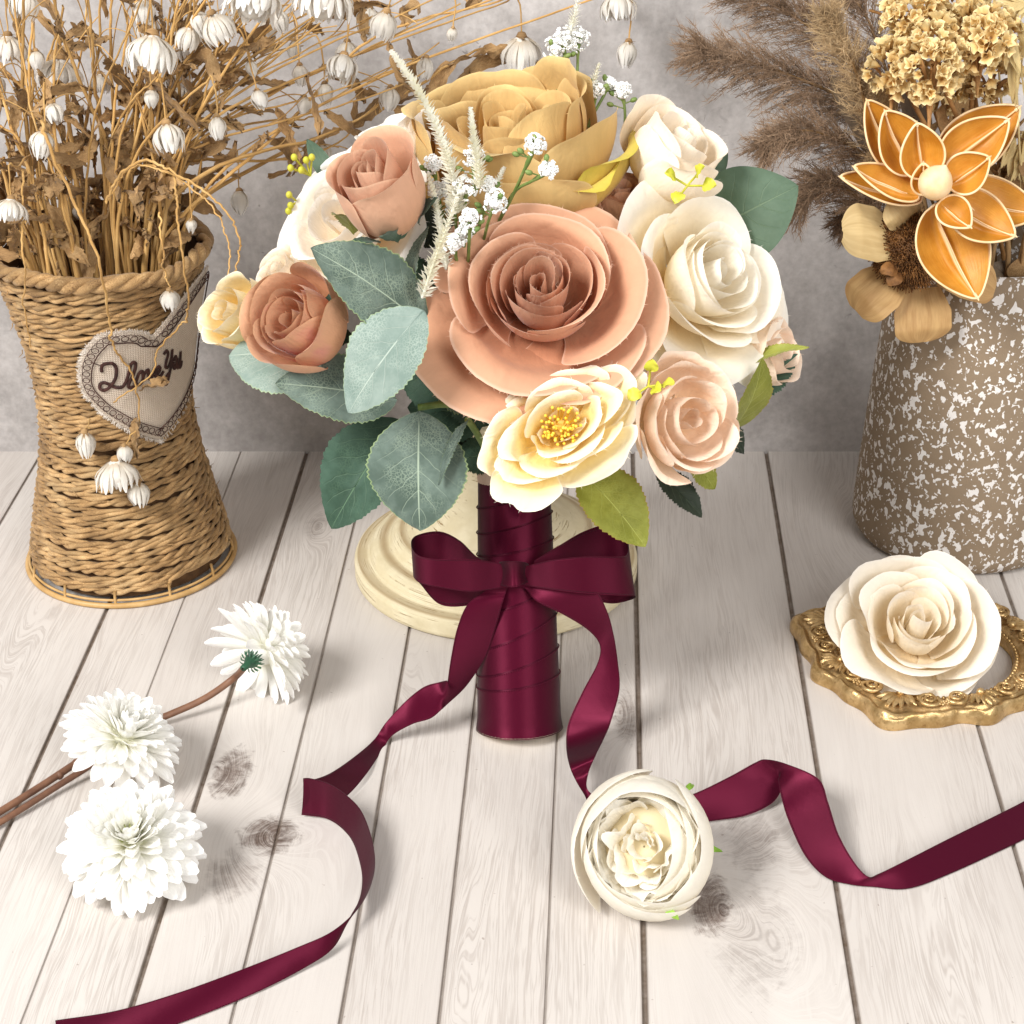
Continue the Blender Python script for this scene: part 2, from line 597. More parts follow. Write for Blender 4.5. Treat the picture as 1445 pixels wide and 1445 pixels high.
def tab_mat():
    t = NT('whitewashed_boards')
    o = t.obj()
    sx = t.n('ShaderNodeSeparateXYZ')
    t.lk(o, sx.inputs[0])
    s, tt = t.math('MULTIPLY', sx.outputs[0], 100), t.math('MULTIPLY', sx.outputs[1], 100)
    pu, pv, pw = t.puv()
    # knots: (px, py, half width, half length, bend, stain)
    KN = [(380, 1178, 1.3, 1.35, 5.5, 1.0), (326, 1092, .85, 2.0, -2.2, .9), (1003, 1275, .95, 2.0, 7.0, .95), (1060, 1190, 1.3, 2.2, 1.2, .34), (1065, 1320, 1.7, 3.6, 5.0, .24),
          (445, 742, .55, 1.5, 2.4, .3), (1190, 755, 1.6, 4.0, 3.0, .1), (884, 1010, .6, 2.2, -2.2, .55), (560, 935, .8, 2.4, 1.8, .12), (1090, 1360, 1.7, 4.0, 2.6, .05),
          (330, 1235, 1.2, 1.6, 1.2, .4), (40, 850, 1.0, 5.0, 2.5, .08), (640, 1390, .5, 5.0, 1.5, .05), (1290, 1330, .8, 6, 1.6, .03)]
    g, stain = s, None
    fine = t.noise(o, 620, 3, .7)
    patch = t.noise(o, 150, 4, .7, .8)
    ringsum = None
    for px, py, a, b, bend, st in KN:
        ks, kt = to_tab(aZ(px, py, 0))
        ds = t.math('DIVIDE', t.math('SUBTRACT', s, ks), a)
        dt = t.math('DIVIDE', t.math('SUBTRACT', tt, kt), b)
        r2 = t.math('ADD', t.math('MULTIPLY', ds, ds), t.math('MULTIPLY', dt, dt))
        e = t.math('EXPONENT', t.math('MULTIPLY', r2, -.5))
        g = t.math('ADD', g, t.math('MULTIPLY', e, bend * .75))
        if st > .2:
            q = t.math('MULTIPLY', t.step(t.math('ADD', r2, t.math('MULTIPLY', patch, 3.0)), 2.8, 1.3), st)
            stain = q if stain is None else t.math('MAXIMUM', stain, q)
    g = t.math('ADD', g, t.math('MULTIPLY', t.noise(t.comb(t.math('MULTIPLY', s, .35), t.math('MULTIPLY', tt, .05), pw), 1.0, 3, .5), 2.2))
    off = t.math('MULTIPLY', pw, 50.0)
    vec = t.comb(t.math('ADD', t.math('MULTIPLY', g, 1.0), off), t.math('MULTIPLY', tt, .02), off)
    l1 = t.noise(vec, 3.4, 2, .6)
    l2 = t.noise(vec, 9.0, 2, .65)
    ln1 = t.math('SUBTRACT', 1.0, t.step(t.math('ABSOLUTE', t.math('SUBTRACT', l1, .5)), .0, .05))
    ln2 = t.math('SUBTRACT', 1.0, t.step(t.math('ABSOLUTE', t.math('SUBTRACT', l2, .5)), .0, .06))
    msk = t.step(t.noise(t.comb(t.math('MULTIPLY', s, .25), t.math('MULTIPLY', tt, .06), off), 1.0, 3, .6), .32, .68)
    brk = t.step(t.noise(t.comb(t.math('MULTIPLY', s, 5.0), t.math('MULTIPLY', tt, .35), off), 1.0, 3, .6), .25, .5)
    lines = t.math('MULTIPLY', t.math('MAXIMUM', t.math('MULTIPLY', ln1, .55), t.math('MULTIPLY', ln2, .46)), t.math('ADD', t.math('MULTIPLY', msk, .8), .15))
    lines = t.math('MULTIPLY', lines, brk)
    kl = t.math('MULTIPLY', t.math('MAXIMUM', ln1, ln2), t.math('MULTIPLY', stain, 1.1))
    tone = t.mix(t.step(t.noise(t.comb(t.math('MULTIPLY', s, .12), t.math('MULTIPLY', tt, .03), off), 1.0, 4, .6), .25, .75), srgb(206, 199, 192), srgb(189, 181, 174))
    tone = t.mix(t.math('MULTIPLY', t.math('FRACT', t.math('MULTIPLY', pw, 7.3)), .35), tone, srgb(210, 205, 199))
    col = t.mix(t.math('MULTIPLY', lines, .60), tone, srgb(112, 92, 78))
    smf = t.math('MULTIPLY', stain, t.math('ADD', t.math('MULTIPLY', fine, 1.0), .3))
    col = t.mix(t.math('MULTIPLY', smf, 1.0), col, srgb(102, 84, 74))
    col = t.mix(t.math('MINIMUM', t.math('MULTIPLY', kl, .75), 1.0), col, srgb(72, 56, 48))
    # the seams keep brown grime
    col = t.mix(t.math('MULTIPLY', pv, t.math('ADD', t.math('MULTIPLY', patch, .7), .45)), col, srgb(92, 72, 52))
    spk = t.step(t.noise(o, 330, 2, .5), .74, .78)
    col = t.mix(t.math('MULTIPLY', spk, .5), col, srgb(120, 100, 88))
    h = t.math('SUBTRACT', t.math('MULTIPLY', fine, .25), t.math('MULTIPLY', lines, .8))
    return t.bsdf(col, .55, normal=t.bump(h, .22, .0006), spec=.35)


def build_table():
    seams = []
    for px, py, w in [(57, 642, .16), (149, 863, .22), (337, 645, .10), (365, 853, .24), (325, 983, .24), (431, 645, .13), (480, 820, .14), (504, 713, .13), (575, 904, .17), (675, 945, .15), (786, 1040, .12), (902, 1048, .26), (1146, 1039, .24), (1383, 1034, .20), (266, 847, .08)]:
        seams.append((to_tab(aZ(px, py, 0))[0], w))
    seams.sort()
    keep = []
    for s, w in seams:
        if keep and s - keep[-1][0] < .75:
            if w > keep[-1][1]:
                keep[-1] = (s, w)
            continue
        keep.append((s, w))
    x = keep[-1][0]
    while x < 70:
        x += rng.uniform(3, 7.5)
        keep.append((x, .2))
    x = keep[0][0]
    while x > -70:
        x -= rng.uniform(3, 7.5)
        keep.insert(0, (x, .2))
    prof = [(-78, 0, 0, .3)]
    for i, (s, w) in enumerate(keep):
        r0, r1 = rng.uniform(), rng.uniform()
        d = .10 + w * .5
        hw = w * .5
        gk = min(1.0, .30 + (w - .08) * 5)
        d = .02 + w * .55
        prof += [(s - hw - .07, 0, 0, r0), (s - hw, -.012, .35 * gk, r0), (s - hw * .6, -d, gk, r0), (s + hw * .6, -d, gk, r1), (s + hw, -.012, .35 * gk, r1), (s + hw + .07, 0, 0, r1)]
    # the same random number on both edges of a board
    pr = [list(p) for p in prof]
    for i in range(0, len(keep)):
        a = 1 + i * 6
        v = pr[a + 3][3]
        for j in range(3):
            if a + 6 + j < len(pr):
                pr[a + 6 + j][3] = v
    pr.append([80, 0, 0, .4])
    n = len(pr)
    ts = np.linspace(20, WALL_Y + 4, 30)
    P = np.zeros((n, len(ts), 3))
    A = np.zeros((n, len(ts), 3))
    for i, (s, z, g, r) in enumerate(pr):
        P[i, :, 0] = s
        P[i, :, 1] = ts
        P[i, :, 2] = z
        A[i, :, 1] = g
        A[i, :, 2] = r
    m = MB()
    m.grid(P, A)
    m.add([(-78, 20, -2), (80, 20, -2), (80, WALL_Y + 4, -2), (-78, WALL_Y + 4, -2)], [(0, 1, 2, 3)])
    ob = m.build('tabletop', tab_mat(), flat=True)
    ob.rotation_euler = (0, 0, -PLK)
    ob['kind'] = 'structure'
    ob['label'] = 'whitewashed wooden board tabletop with brown knots and dark seams'


def wall_mat():
    t = NT('grey_plaster')
    o = t.obj()
    a = t.noise(o, 9, 5, .62, .4)
    b = t.noise(o, 45, 5, .68)
    c = t.noise(o, 260, 3, .6)
    f = t.math('ADD', t.math('MULTIPLY', a, .5), t.math('ADD', t.math('MULTIPLY', b, .38), t.math('MULTIPLY', c, .22)))
    col = t.ramp(f, [(.36, srgb(140, 135, 132)), (.53, srgb(174, 169, 166)), (.68, srgb(202, 197, 194))])
    pit = t.step(t.noise(o, 120, 3, .55, .6), .70, .76)
    col = t.mix(t.math('MULTIPLY', pit, .5), col, srgb(96, 90, 90))
    st = t.step(t.noise(o, 70, 5, .7, 1.2), .62, .75)
    col = t.mix(t.math('MULTIPLY', st, .26), col, srgb(104, 97, 98))
    # faint trowel strokes
    mp = t.n('ShaderNodeMapping')
    t.lk(o, mp.inputs[0])
    mp.inputs[3].default_value = (1.0, 1, .22)
    tr = t.step(t.noise(mp.outputs[0], 210, 4, .6), .5, .8)
    col = t.mix(t.math('MULTIPLY', tr, .22), col, srgb(205, 200, 197))
    h = t.math('ADD', t.math('MULTIPLY', c, .5), t.math('ADD', b, t.math('MULTIPLY', pit, -1.2)))
    return t.bsdf(col, .85, normal=t.bump(h, .35, .0012), spec=.25)


def build_wall():
    m = MB()
    x = np.linspace(-75, 75, 2)
    b = [(-75, WALL_Y, -1.2), (75, WALL_Y, -1.2), (75, WALL_Y + 2, -1.2), (-75, WALL_Y + 2, -1.2), (-75, WALL_Y, 62), (75, WALL_Y, 62), (75, WALL_Y + 2, 62), (-75, WALL_Y + 2, 62)]
    m.add(b, [(0, 1, 5, 4), (1, 2, 6, 5), (2, 3, 7, 6), (3, 0, 4, 7), (4, 5, 6, 7), (3, 2, 1, 0)])
    o = m.build('backdrop_wall', wall_mat(), flat=True)
    o['kind'] = 'structure'
    o['label'] = 'mottled grey plaster wall behind the flowers'


build_table()
build_wall()

# ================================================================== MATERIALS
M_DUSTY = petal_mat('dusty_pink_cloth', srgb(166, 100, 70), srgb(205, 148, 114), srgb(215, 166, 134), edge=srgb(244, 216, 194), transl=.16)
M_DUSTYBUD = petal_mat('dusty_bud_cloth', srgb(190, 142, 98), srgb(212, 164, 132), srgb(220, 174, 144), edge=srgb(238, 204, 170), transl=.14)
M_TERRA = petal_mat('terracotta_bud_cloth', srgb(206, 140, 92), srgb(220, 164, 124), srgb(222, 172, 136), edge=srgb(230, 184, 138), blotch=srgb(214, 144, 130), transl=.14)
M_MUST = petal_mat('mustard_cloth', srgb(182, 138, 72), srgb(208, 168, 102), srgb(222, 190, 130), edge=srgb(238, 212, 150), transl=.18, vary=.12)
M_MUSTG = petal_mat('mustard_olive_cloth', srgb(204, 150, 66), srgb(220, 178, 92), srgb(206, 190, 84), edge=srgb(196, 182, 66), transl=.18, vary=.12)
M_CREAM = petal_mat('cream_cloth', srgb(246, 216, 150), srgb(252, 241, 216), srgb(253, 247, 234), edge=srgb(254, 252, 246), transl=.30, vary=.05)
M_WHITE = petal_mat('white_rose_cloth', srgb(240, 205, 140), srgb(252, 243, 228), srgb(253, 249, 242), edge=srgb(254, 252, 249), transl=.30, vary=.04)
M_PALE = petal_mat('pale_peach_cloth', srgb(244, 220, 174), srgb(250, 236, 212), srgb(251, 240, 222), edge=srgb(253, 246, 234), transl=.25, vary=.06)
M_PEACH = petal_mat('peach_cloth', srgb(246, 218, 172), srgb(249, 228, 204), srgb(249, 226, 204), edge=srgb(252, 234, 214), transl=.2, vary=.06)
M_YELL = petal_mat('lemon_cream_cloth', srgb(248, 204, 84), srgb(248, 226, 156), srgb(249, 238, 208), edge=srgb(253, 249, 240), transl=.2, vary=.05, midpos=.55)
M_IVORY = petal_mat('ivory_cloth', srgb(244, 218, 166), srgb(248, 236, 212), srgb(250, 242, 228), edge=srgb(253, 249, 241), transl=.30, vary=.05)
M_PEONY = petal_mat('peony_cloth', srgb(250, 232, 186), srgb(248, 240, 222), srgb(248, 244, 234), edge=srgb(255, 254, 250), transl=.34, vary=.05)
M_MUM = petal_mat('white_mum_cloth', srgb(250, 248, 214), srgb(253, 252, 246), srgb(254, 253, 251), transl=.35, vary=.04)
M_TEAL = leaf_mat('dusty_green_leaf', srgb(76, 92, 82), srgb(108, 124, 114), srgb(166, 182, 160), edge=srgb(150, 170, 110), speck=.38)
M_TEALP = leaf_mat('pale_green_leaf', srgb(122, 142, 132), srgb(148, 164, 154), srgb(190, 204, 190), edge=srgb(160, 180, 130), speck=.42)
M_DKGRN = leaf_mat('dark_green_leaf', srgb(42, 66, 50), srgb(64, 90, 74), srgb(92, 120, 92), speck=.25)
M_EUC = leaf_mat('eucalyptus_leaf', srgb(70, 90, 70), srgb(84, 104, 84), srgb(98, 116, 92), speck=.06)
M_OLIVE = leaf_mat('olive_leaf', srgb(120, 124, 40), srgb(150, 154, 66), srgb(178, 184, 96), speck=.2, edge=srgb(170, 130, 60))
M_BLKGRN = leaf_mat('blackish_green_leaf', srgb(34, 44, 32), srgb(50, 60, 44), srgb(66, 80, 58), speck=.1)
M_LIME = plain_mat('lime_plastic', srgb(196, 200, 52), srgb(214, 204, 80), 90, .45, transl=.15, bump=.05)
M_STEMG = plain_mat('green_stem', srgb(98, 122, 58), srgb(134, 150, 84), 120, .5)
M_FOAMW = plain_mat('white_foam', srgb(240, 240, 236), srgb(250, 250, 248), 300, .9, bump=.5)
M_SPIKE = plain_mat('ivory_plastic_spike', srgb(238, 235, 216), srgb(250, 249, 242), 70, .5, bump=.05, transl=.3)
M_STAM = plain_mat('yellow_stamen', srgb(236, 190, 40), srgb(250, 216, 90), 200, .6)
M_TAPE = plain_mat('beige_stem_tape', srgb(188, 158, 134), srgb(208, 182, 160), 120, .6)
M_CARD = plain_mat('cream_handle_base', srgb(226, 210, 180), srgb(238, 226, 202), 120, .6)


def satin(name, c, dark, stitch=True, strength=1.0):
    t = NT(name)
    u, v, w = t.puv()
    o = t.obj()
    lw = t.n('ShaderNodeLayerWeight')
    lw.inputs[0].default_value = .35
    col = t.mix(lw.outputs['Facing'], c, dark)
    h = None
    if stitch:
        au = t.math('ABSOLUTE', u)
        band = t.math('MULTIPLY', t.step(au, .90, .93), t.math('SUBTRACT', 1.0, t.step(au, .965, .985)))
        tooth = t.step(t.math('ABSOLUTE', t.math('SUBTRACT', t.math('FRACT', t.math('MULTIPLY', v, 9.0)), .5)), .1, .3)
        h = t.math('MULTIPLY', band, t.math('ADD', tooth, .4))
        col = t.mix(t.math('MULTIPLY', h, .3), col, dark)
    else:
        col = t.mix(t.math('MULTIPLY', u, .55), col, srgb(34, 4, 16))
    nn = t.noise(o, 120, 3, .55)
    wv = t.n('ShaderNodeTexWave', wave_type='BANDS', bands_direction='Z')
    t.lk(o, wv.inputs['Vector'])
    wv.inputs['Scale'].default_value = 1600
    wv.inputs['Distortion'].default_value = 2
    nb = t.bump(nn, .10, .0012)
    nb = t.bump(wv.outputs[1], .06, .0003, nb)
    if h is not None:
        nb = t.bump(h, .5, .0006, nb)
    b = t.n('ShaderNodeBsdfPrincipled')
    t.lk(col, b.inputs['Base Color'])
    b.inputs['Metallic'].default_value = .45
    b.inputs['Roughness'].default_value = .42
    b.inputs['Sheen Weight'].default_value = .04
    tn = t.n('ShaderNodeTangent', direction_type='RADIAL', axis='Z')
    t.lk(tn.outputs[0], b.inputs['Tangent'])
    b.inputs['Anisotropic'].default_value = .9
    b.inputs['Anisotropic Rotation'].default_value = .25
    b.inputs['Specular IOR Level'].default_value = .12
    t.lk(nb, b.inputs['Normal'])
    t.lk(b.outputs[0], t.out.inputs[0])
    return t.m


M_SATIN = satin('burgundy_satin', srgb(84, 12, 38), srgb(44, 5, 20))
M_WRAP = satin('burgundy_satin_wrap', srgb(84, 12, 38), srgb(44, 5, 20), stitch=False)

# ================================================================== THE BOUQUET
HB = np.array(aZ(735, 1058, 0)) + np.array([0, 1.75, 0])      # foot of the handle
HB[0] = aY(733, 1040, HB[1])[0]
HT = aY(725, 672, HB[1] + 3.7)                                 # top of the handle
HAX = nz(HT - HB)
HL = np.linalg.norm(HT - HB)
HFR = frame(HAX)

bq = thing('bridal_bouquet', HB, 'artificial rose bouquet with burgundy satin wrapped handle, standing upright on the boards', 'bouquet')

# handle: slanted overlapping turns of ribbon
SE = [(.06, .0), (2.4, .30), (3.3, .62), (4.7, .80), (6.2, .65), (7.4, .2), (8.6, .35), (9.7, .45), (10.9, .5), (11.9, -.2)]
hn, ha = 420, 96
zz = np.linspace(0, HL, hn)[:, None]
aa = np.linspace(0, 2 * pi, ha, endpoint=False)[None, :]
r0 = 1.93 - .33 * (zz / HL) + .06 * np.exp(-((zz - .0) / .35) ** 2)
side = np.sin(aa)
bandpos = np.full((hn, ha), 9.0)
for zc, sl in SE:
    d = (zc + sl * side) - zz
    bandpos = np.where((d >= 0) & (d < bandpos), d, bandpos)
Rr = r0 + .028 * np.exp(-bandpos / 1.2) - .02 * np.exp(-(bandpos / .05) ** 2)
Ph = np.stack([Rr * np.cos(aa), Rr * np.sin(aa), zz * np.ones((1, ha))], -1) @ HFR + HB
Ah = np.zeros(Ph.shape)
Ah[..., 2] = .5
Ah[..., 0] = np.exp(-((bandpos - .02) / .045) ** 2)
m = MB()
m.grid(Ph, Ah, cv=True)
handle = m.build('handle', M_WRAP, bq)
m = MB()
m.lathe([(1.2, -.02), (1.96, -.02), (2.0, .05), (1.9, .09)], 64, HB, HFR)
m.build('handle_base', M_CARD, handle)
m = MB()
m.lathe([(1.62, HL - .25), (1.66, HL + .1), (1.72, HL + .95), (1.5, HL + 1.3), (.2, HL + 1.3)], 48, HB, HFR)
m.build('stem_tape', M_TAPE, handle)
# little raised stitches along the turns
m = MB()
for zc, sl in SE[1:]:
    for a in np.linspace(0, 2 * pi, 110, endpoint=False):
        z = zc + sl * sin(a) - .08
        if z > HL - .1:
            continue
        rr = 1.93 - .33 * z / HL + .062
        c = np.array([rr * cos(a), rr * sin(a), z]) @ HFR + HB
        m.ball(c, [.028, .035, .022], 5, 4, HFR, .2)
m.build('stitching', M_WRAP, handle)

# ---- bow
q2 = lambda x, y: (480 + x * .31834, 640 + y * .31834)
q3 = lambda x, y: (60 + x * .3737, 940 + y * .3738)
q4 = lambda x, y: (780 + x * .4602, 1020 + y * .4605)
q5 = lambda x, y: (480 + x * .377, 900 + y * .377)
kc = HB + HAX * (HL * .635)
BY = kc[1] - 1.78             # plane of the bow just in front of the wrap


def sec(q, A, B, dA, dB=None, z=False):
    dB = dA if dB is None else dB
    f = aZ if z else aY
    return (f(*q(*A), dA), f(*q(*B), dB))


L1 = [sec(q2, (745, 500), (745, 585), BY - .45), sec(q2, (690, 482), (700, 598), BY - .5), sec(q2, (560, 468), (570, 612), BY - 1.0), sec(q2, (430, 468), (430, 592), BY - 1.1), sec(q2, (345, 450), (350, 572), BY - .8),
      sec(q2, (314, 400), (324, 545), BY - .2), sec(q2, (340, 362), (352, 575), BY + .5), sec(q2, (440, 345), (440, 668), BY + .8), sec(q2, (530, 385), (560, 675), BY + .45), sec(q2, (610, 460), (660, 640), BY - .1), sec(q2, (720, 520), (730, 590), BY - .2)]
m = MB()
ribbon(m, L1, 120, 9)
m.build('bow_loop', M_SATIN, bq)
R1 = [sec(q2, (800, 500), (800, 580), BY - .45), sec(q2, (850, 492), (850, 590), BY - .5), sec(q2, (950, 470), (970, 608), BY - .95), sec(q2, (1090, 456), (1110, 622), BY - 1.1), sec(q2, (1230, 456), (1245, 630), BY - .8),
      sec(q2, (1274, 440), (1309, 633), BY - .2), sec(q2, (1268, 352), (1285, 650), BY + .5), sec(q2, (1190, 315), (1200, 665), BY + .85), sec(q2, (1080, 345), (1090, 640), BY + .6), sec(q2, (970, 408), (970, 600), BY + .1), sec(q2, (860, 475), (850, 570), BY - .2)]
m = MB()
ribbon(m, R1, 120, 9)
m.build('bow_loop', M_SATIN, bq)
# knot: a pinched band over the middle
m = MB()
kn = []
for i, (x, y0, y1, d) in enumerate([(700, 500, 580, -.1), (706, 484, 588, -.5), (735, 478, 592, -.95), (770, 474, 588, -1.08), (805, 478, 582, -.95), (832, 490, 572, -.5), (838, 505, 560, -.1)]):
    kn.append(sec(q2, (x, y0), (x + 2, y1), BY + d))
ribbon(m, kn, 40, 14, cup=.12)
# folds where the band is pinched
m.V[-1] += np.stack([np.zeros(560), .07 * np.sin(np.linspace(0, 9, 560)), np.zeros(560)], 1)
m.build('bow_knot', M_SATIN, bq)

TL = [sec(q2, (690, 560), (745, 590), BY - .25), sec(q2, (640, 610), (735, 615), BY - .25), sec(q2, (565, 668), (722, 655), BY - .5), sec(q2, (520, 770), (690, 770), BY - .75, BY - .5), sec(q2, (492, 900), (645, 900), BY - 1.0, BY - .6),
      sec(q2, (476, 1010), (560, 1030), BY - 1.2, BY - .7), sec(q2, (473, 1006), (475, 1112), BY - 1.25, BY - 1.15), sec(q2, (440, 1013), (450, 1135), BY - .9, BY - 1.5), sec(q2, (370, 1035), (400, 1175), BY - .9, BY - 1.7), sec(q2, (290, 1098), (320, 1200), BY - 1.2, BY - 1.8),
      sec(q2, (203, 1192), (232, 1250), BY - 1.55, BY - 1.85), sec(q2, (150, 1268), (190, 1310), BY - 2.0, BY - 2.2), sec(q3, (1180, 340), (1225, 405), .9, .25, True), sec(q3, (1090, 402), (1150, 490), 1.6, .25, True),
      sec(q3, (1020, 428), (1060, 545), 2.0, .2, True), sec(q3, (984, 424), (979, 560), 2.15, .15, True), sec(q3, (1010, 423), (1010, 565), 2.2, .15, True), sec(q3, (1075, 440), (1070, 575), 2.1, .12, True), sec(q3, (1140, 480), (1125, 608), 1.9, .1, True),
      sec(q3, (1205, 548), (1172, 665), 1.6, .1, True), sec(q3, (1246, 660), (1202, 760), 1.25, .12, True), sec(q3, (1255, 765), (1206, 830), 1.05, .2, True), sec(q3, (1225, 865), (1192, 890), .95, .4, True), sec(q3, (1172, 935), (1160, 948), .85, .6, True),
      sec(q3, (1085, 1006), (1100, 1062), .85, .35, True), sec(q3, (960, 1062), (985, 1142), .8, .15, True), sec(q3, (760, 1142), (790, 1240), .7, .08, True), sec(q3, (520, 1230), (540, 1340), .6, .06, True), sec(q3, (280, 1300), (300, 1420), .5, .05, True), sec(q3, (48, 1337), (62, 1460), .35, .05, True)]
m = MB()
ribbon(m, TL, 420, 7, cup=.05)
m.build('ribbon_tail', M_SATIN, bq)
TR = [sec(q2, (790, 560), (770, 590), BY - .25), sec(q2, (880, 580), (820, 600), BY - .3), sec(q2, (1000, 596), (872, 655), BY - .7), sec(q2, (1125, 606), (985, 712), BY - 1.0, BY - .8), sec(q2, (1180, 690), (1095, 780), BY - 1.2, BY - .9),
      sec(q2, (1212, 800), (1150, 848), BY - 1.3, BY - 1.0), sec(q2, (1232, 930), (1140, 930), BY - 1.5, BY - 1.2), sec(q2, (1238, 1050), (1072, 1060), BY - 2.0, BY - 1.6), sec(q2, (1200, 1190), (1012, 1195), BY - 2.7, BY - 2.3), sec(q5, (990, 372), (846, 405), BY - 3.6, BY - 3.2),
      sec(q5, (957, 440), (858, 478), 1.9, 1.4, True), sec(q5, (930, 505), (882, 535), 1.2, .9, True), sec(q5, (925, 565), (912, 585), .8, .7, True), sec(q5, (968, 600), (940, 630), .55, .3, True), sec(q4, (170, 235), (190, 300), .7, .15, True), sec(q4, (330, 245), (350, 325), .9, .1, True),
      sec(q4, (430, 218), (475, 303), 1.0, .1, True), sec(q4, (540, 166), (590, 285), 1.5, .12, True), sec(q4, (620, 122), (670, 248), 1.9, .3, True), sec(q4, (655, 112), (700, 205), 2.1, .7, True), sec(q4, (720, 127), (690, 172), 2.1, 1.3, True), sec(q4, (815, 172), (700, 225), 1.9, 1.2, True),
      sec(q4, (845, 245), (722, 298), 1.5, .7, True), sec(q4, (875, 338), (772, 405), 1.1, .25, True), sec(q4, (920, 420), (835, 472), .7, .1, True), sec(q4, (965, 470), (910, 495), .5, .1, True), sec(q4, (1000, 462), (985, 503), .55, .08, True), sec(q4, (1090, 418), (1090, 508), .7, .06, True),
      sec(q4, (1220, 352), (1220, 462), .7, .05, True), sec(q4, (1445, 240), (1445, 358), .6, .05, True), sec(q4, (1560, 170), (1560, 300), .5, .05, True)]
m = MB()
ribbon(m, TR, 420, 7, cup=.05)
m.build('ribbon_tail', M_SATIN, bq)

# ---- the flowers
def rings_rose(k=1.0, open_=1.0, hk=1.0):
    return [dict(n=2, rt=.34, rm=.55, h=3.0 * hk, span=215, curl=.05, ruf=.04, sp=.22, drop=.10),
            dict(n=3, rt=.72, rm=.85, h=3.15 * hk, span=178, curl=.07, ruf=.05, sp=.16, drop=.12),
            dict(n=3, rt=1.12, rm=1.2, h=3.2 * hk, span=165, curl=.10, ruf=.06, sp=.14, drop=.12),
            dict(n=3, rt=1.6, rm=1.55, h=3.2 * hk, span=150, curl=.14, ruf=.07, sp=.10, drop=.13),
            dict(n=4, rt=2.3 * open_, rm=1.9, h=3.0 * hk, span=122, curl=.32, ruf=.09, sp=.08),
            dict(n=4, rt=3.3 * open_, rm=2.5, h=2.75 * hk, span=112, curl=.5, ruf=.12, cu=.7),
            dict(n=4, rt=4.3 * open_, rm=3.1, h=2.1 * hk, span=104, curl=.65, ruf=.16, cu=.68),
            dict(n=4, rt=5.0 * open_, rm=3.4, h=1.3 * hk, span=98, curl=.7, ruf=.2, cu=.7)]


rosA = [dict(n=2, rt=.36, rm=.55, h=3.25, span=215, curl=.04, ruf=.05, sp=.24, drop=.12),
        dict(n=3, rt=.80, rm=.9, h=3.35, span=175, curl=.07, ruf=.06, sp=.16, drop=.12),
        dict(n=3, rt=1.25, rm=1.3, h=3.4, span=165, curl=.1, ruf=.07, sp=.14),
        dict(n=3, rt=1.72, rm=1.7, h=3.3, span=150, curl=.16, ruf=.08, sp=.14, ths=[265, 25, 150]),
        dict(n=3, rt=2.25, rm=2.15, h=3.0, span=140, curl=.2, ruf=.10, ths=[255, 10, 130], drop=.16),
        dict(n=3, rt=3.0, rm=2.75, h=3.1, span=150, curl=.4, ruf=.14, ths=[170, 60, 330], drop=.12, tilt=.06, rnd=.7, ks=[1, 1.05, .95]),
        dict(n=4, rt=4.0, rm=3.2, h=2.75, span=128, curl=.8, ruf=.16, cu=.62, ths=[258, 350, 85, 150], tilt=.06, rnd=.8, ks=[1.02, 1.0, .95, .92]),
        dict(n=5, rt=5.3, rm=3.6, h=1.25, span=112, curl=.6, ruf=.24, cu=.70, ths=[212, 290, 338, 50, 118], tilt=.06, rnd=.8, ks=[1.14, .92, 1.0, .96, .95])]
bloom('rose', bq, aY(762, 400, 71.1), sd(-.03, .40, .92), rosA, M_DUSTY, 0, 3, .91, off=.85, label='large open dusty pink rose, biggest bloom of the bouquet', frays=30)

rosB = [dict(n=3, rt=.55, rm=.8, h=4.6, span=190, curl=.1, ruf=.10, sp=.2), dict(n=4, rt=1.3, rm=1.5, h=4.8, span=140, curl=.2, ruf=.16), dict(n=4, rt=2.1, rm=2.3, h=5.0, span=120, curl=.3, ruf=.18), dict(n=5, rt=2.9, rm=3.3, h=5.3, span=96, curl=.5, ruf=.22),
        dict(n=5, rt=3.5, rm=4.3, h=5.2, span=92, curl=.6, ruf=.24, cu=.8, drop=.2, ths=[255, 330, 40, 110, 185]), dict(n=5, rt=3.9, rm=4.9, h=4.9, span=82, curl=.75, ruf=.28, cu=.78, drop=.26, ths=[225, 345, 60, 130, 190], mats=[M_MUST, M_MUSTG, M_MUST, M_MUST, M_MUST]), dict(n=4, rt=4.2, rm=5.1, h=3.5, span=74, curl=.7, ruf=.26, cu=.72, drop=.3, ths=[282, 322, 200, 90], mats=[M_MUST, M_MUSTG, M_MUST, M_MUST])]
bloom('rose', bq, aY(725, 210, 79.5), sd(-.06, .80, .58), rosB, M_MUST, 0, 8, 1.03, off=.62, label='large mustard yellow rose at the top of the bouquet', frays=6)

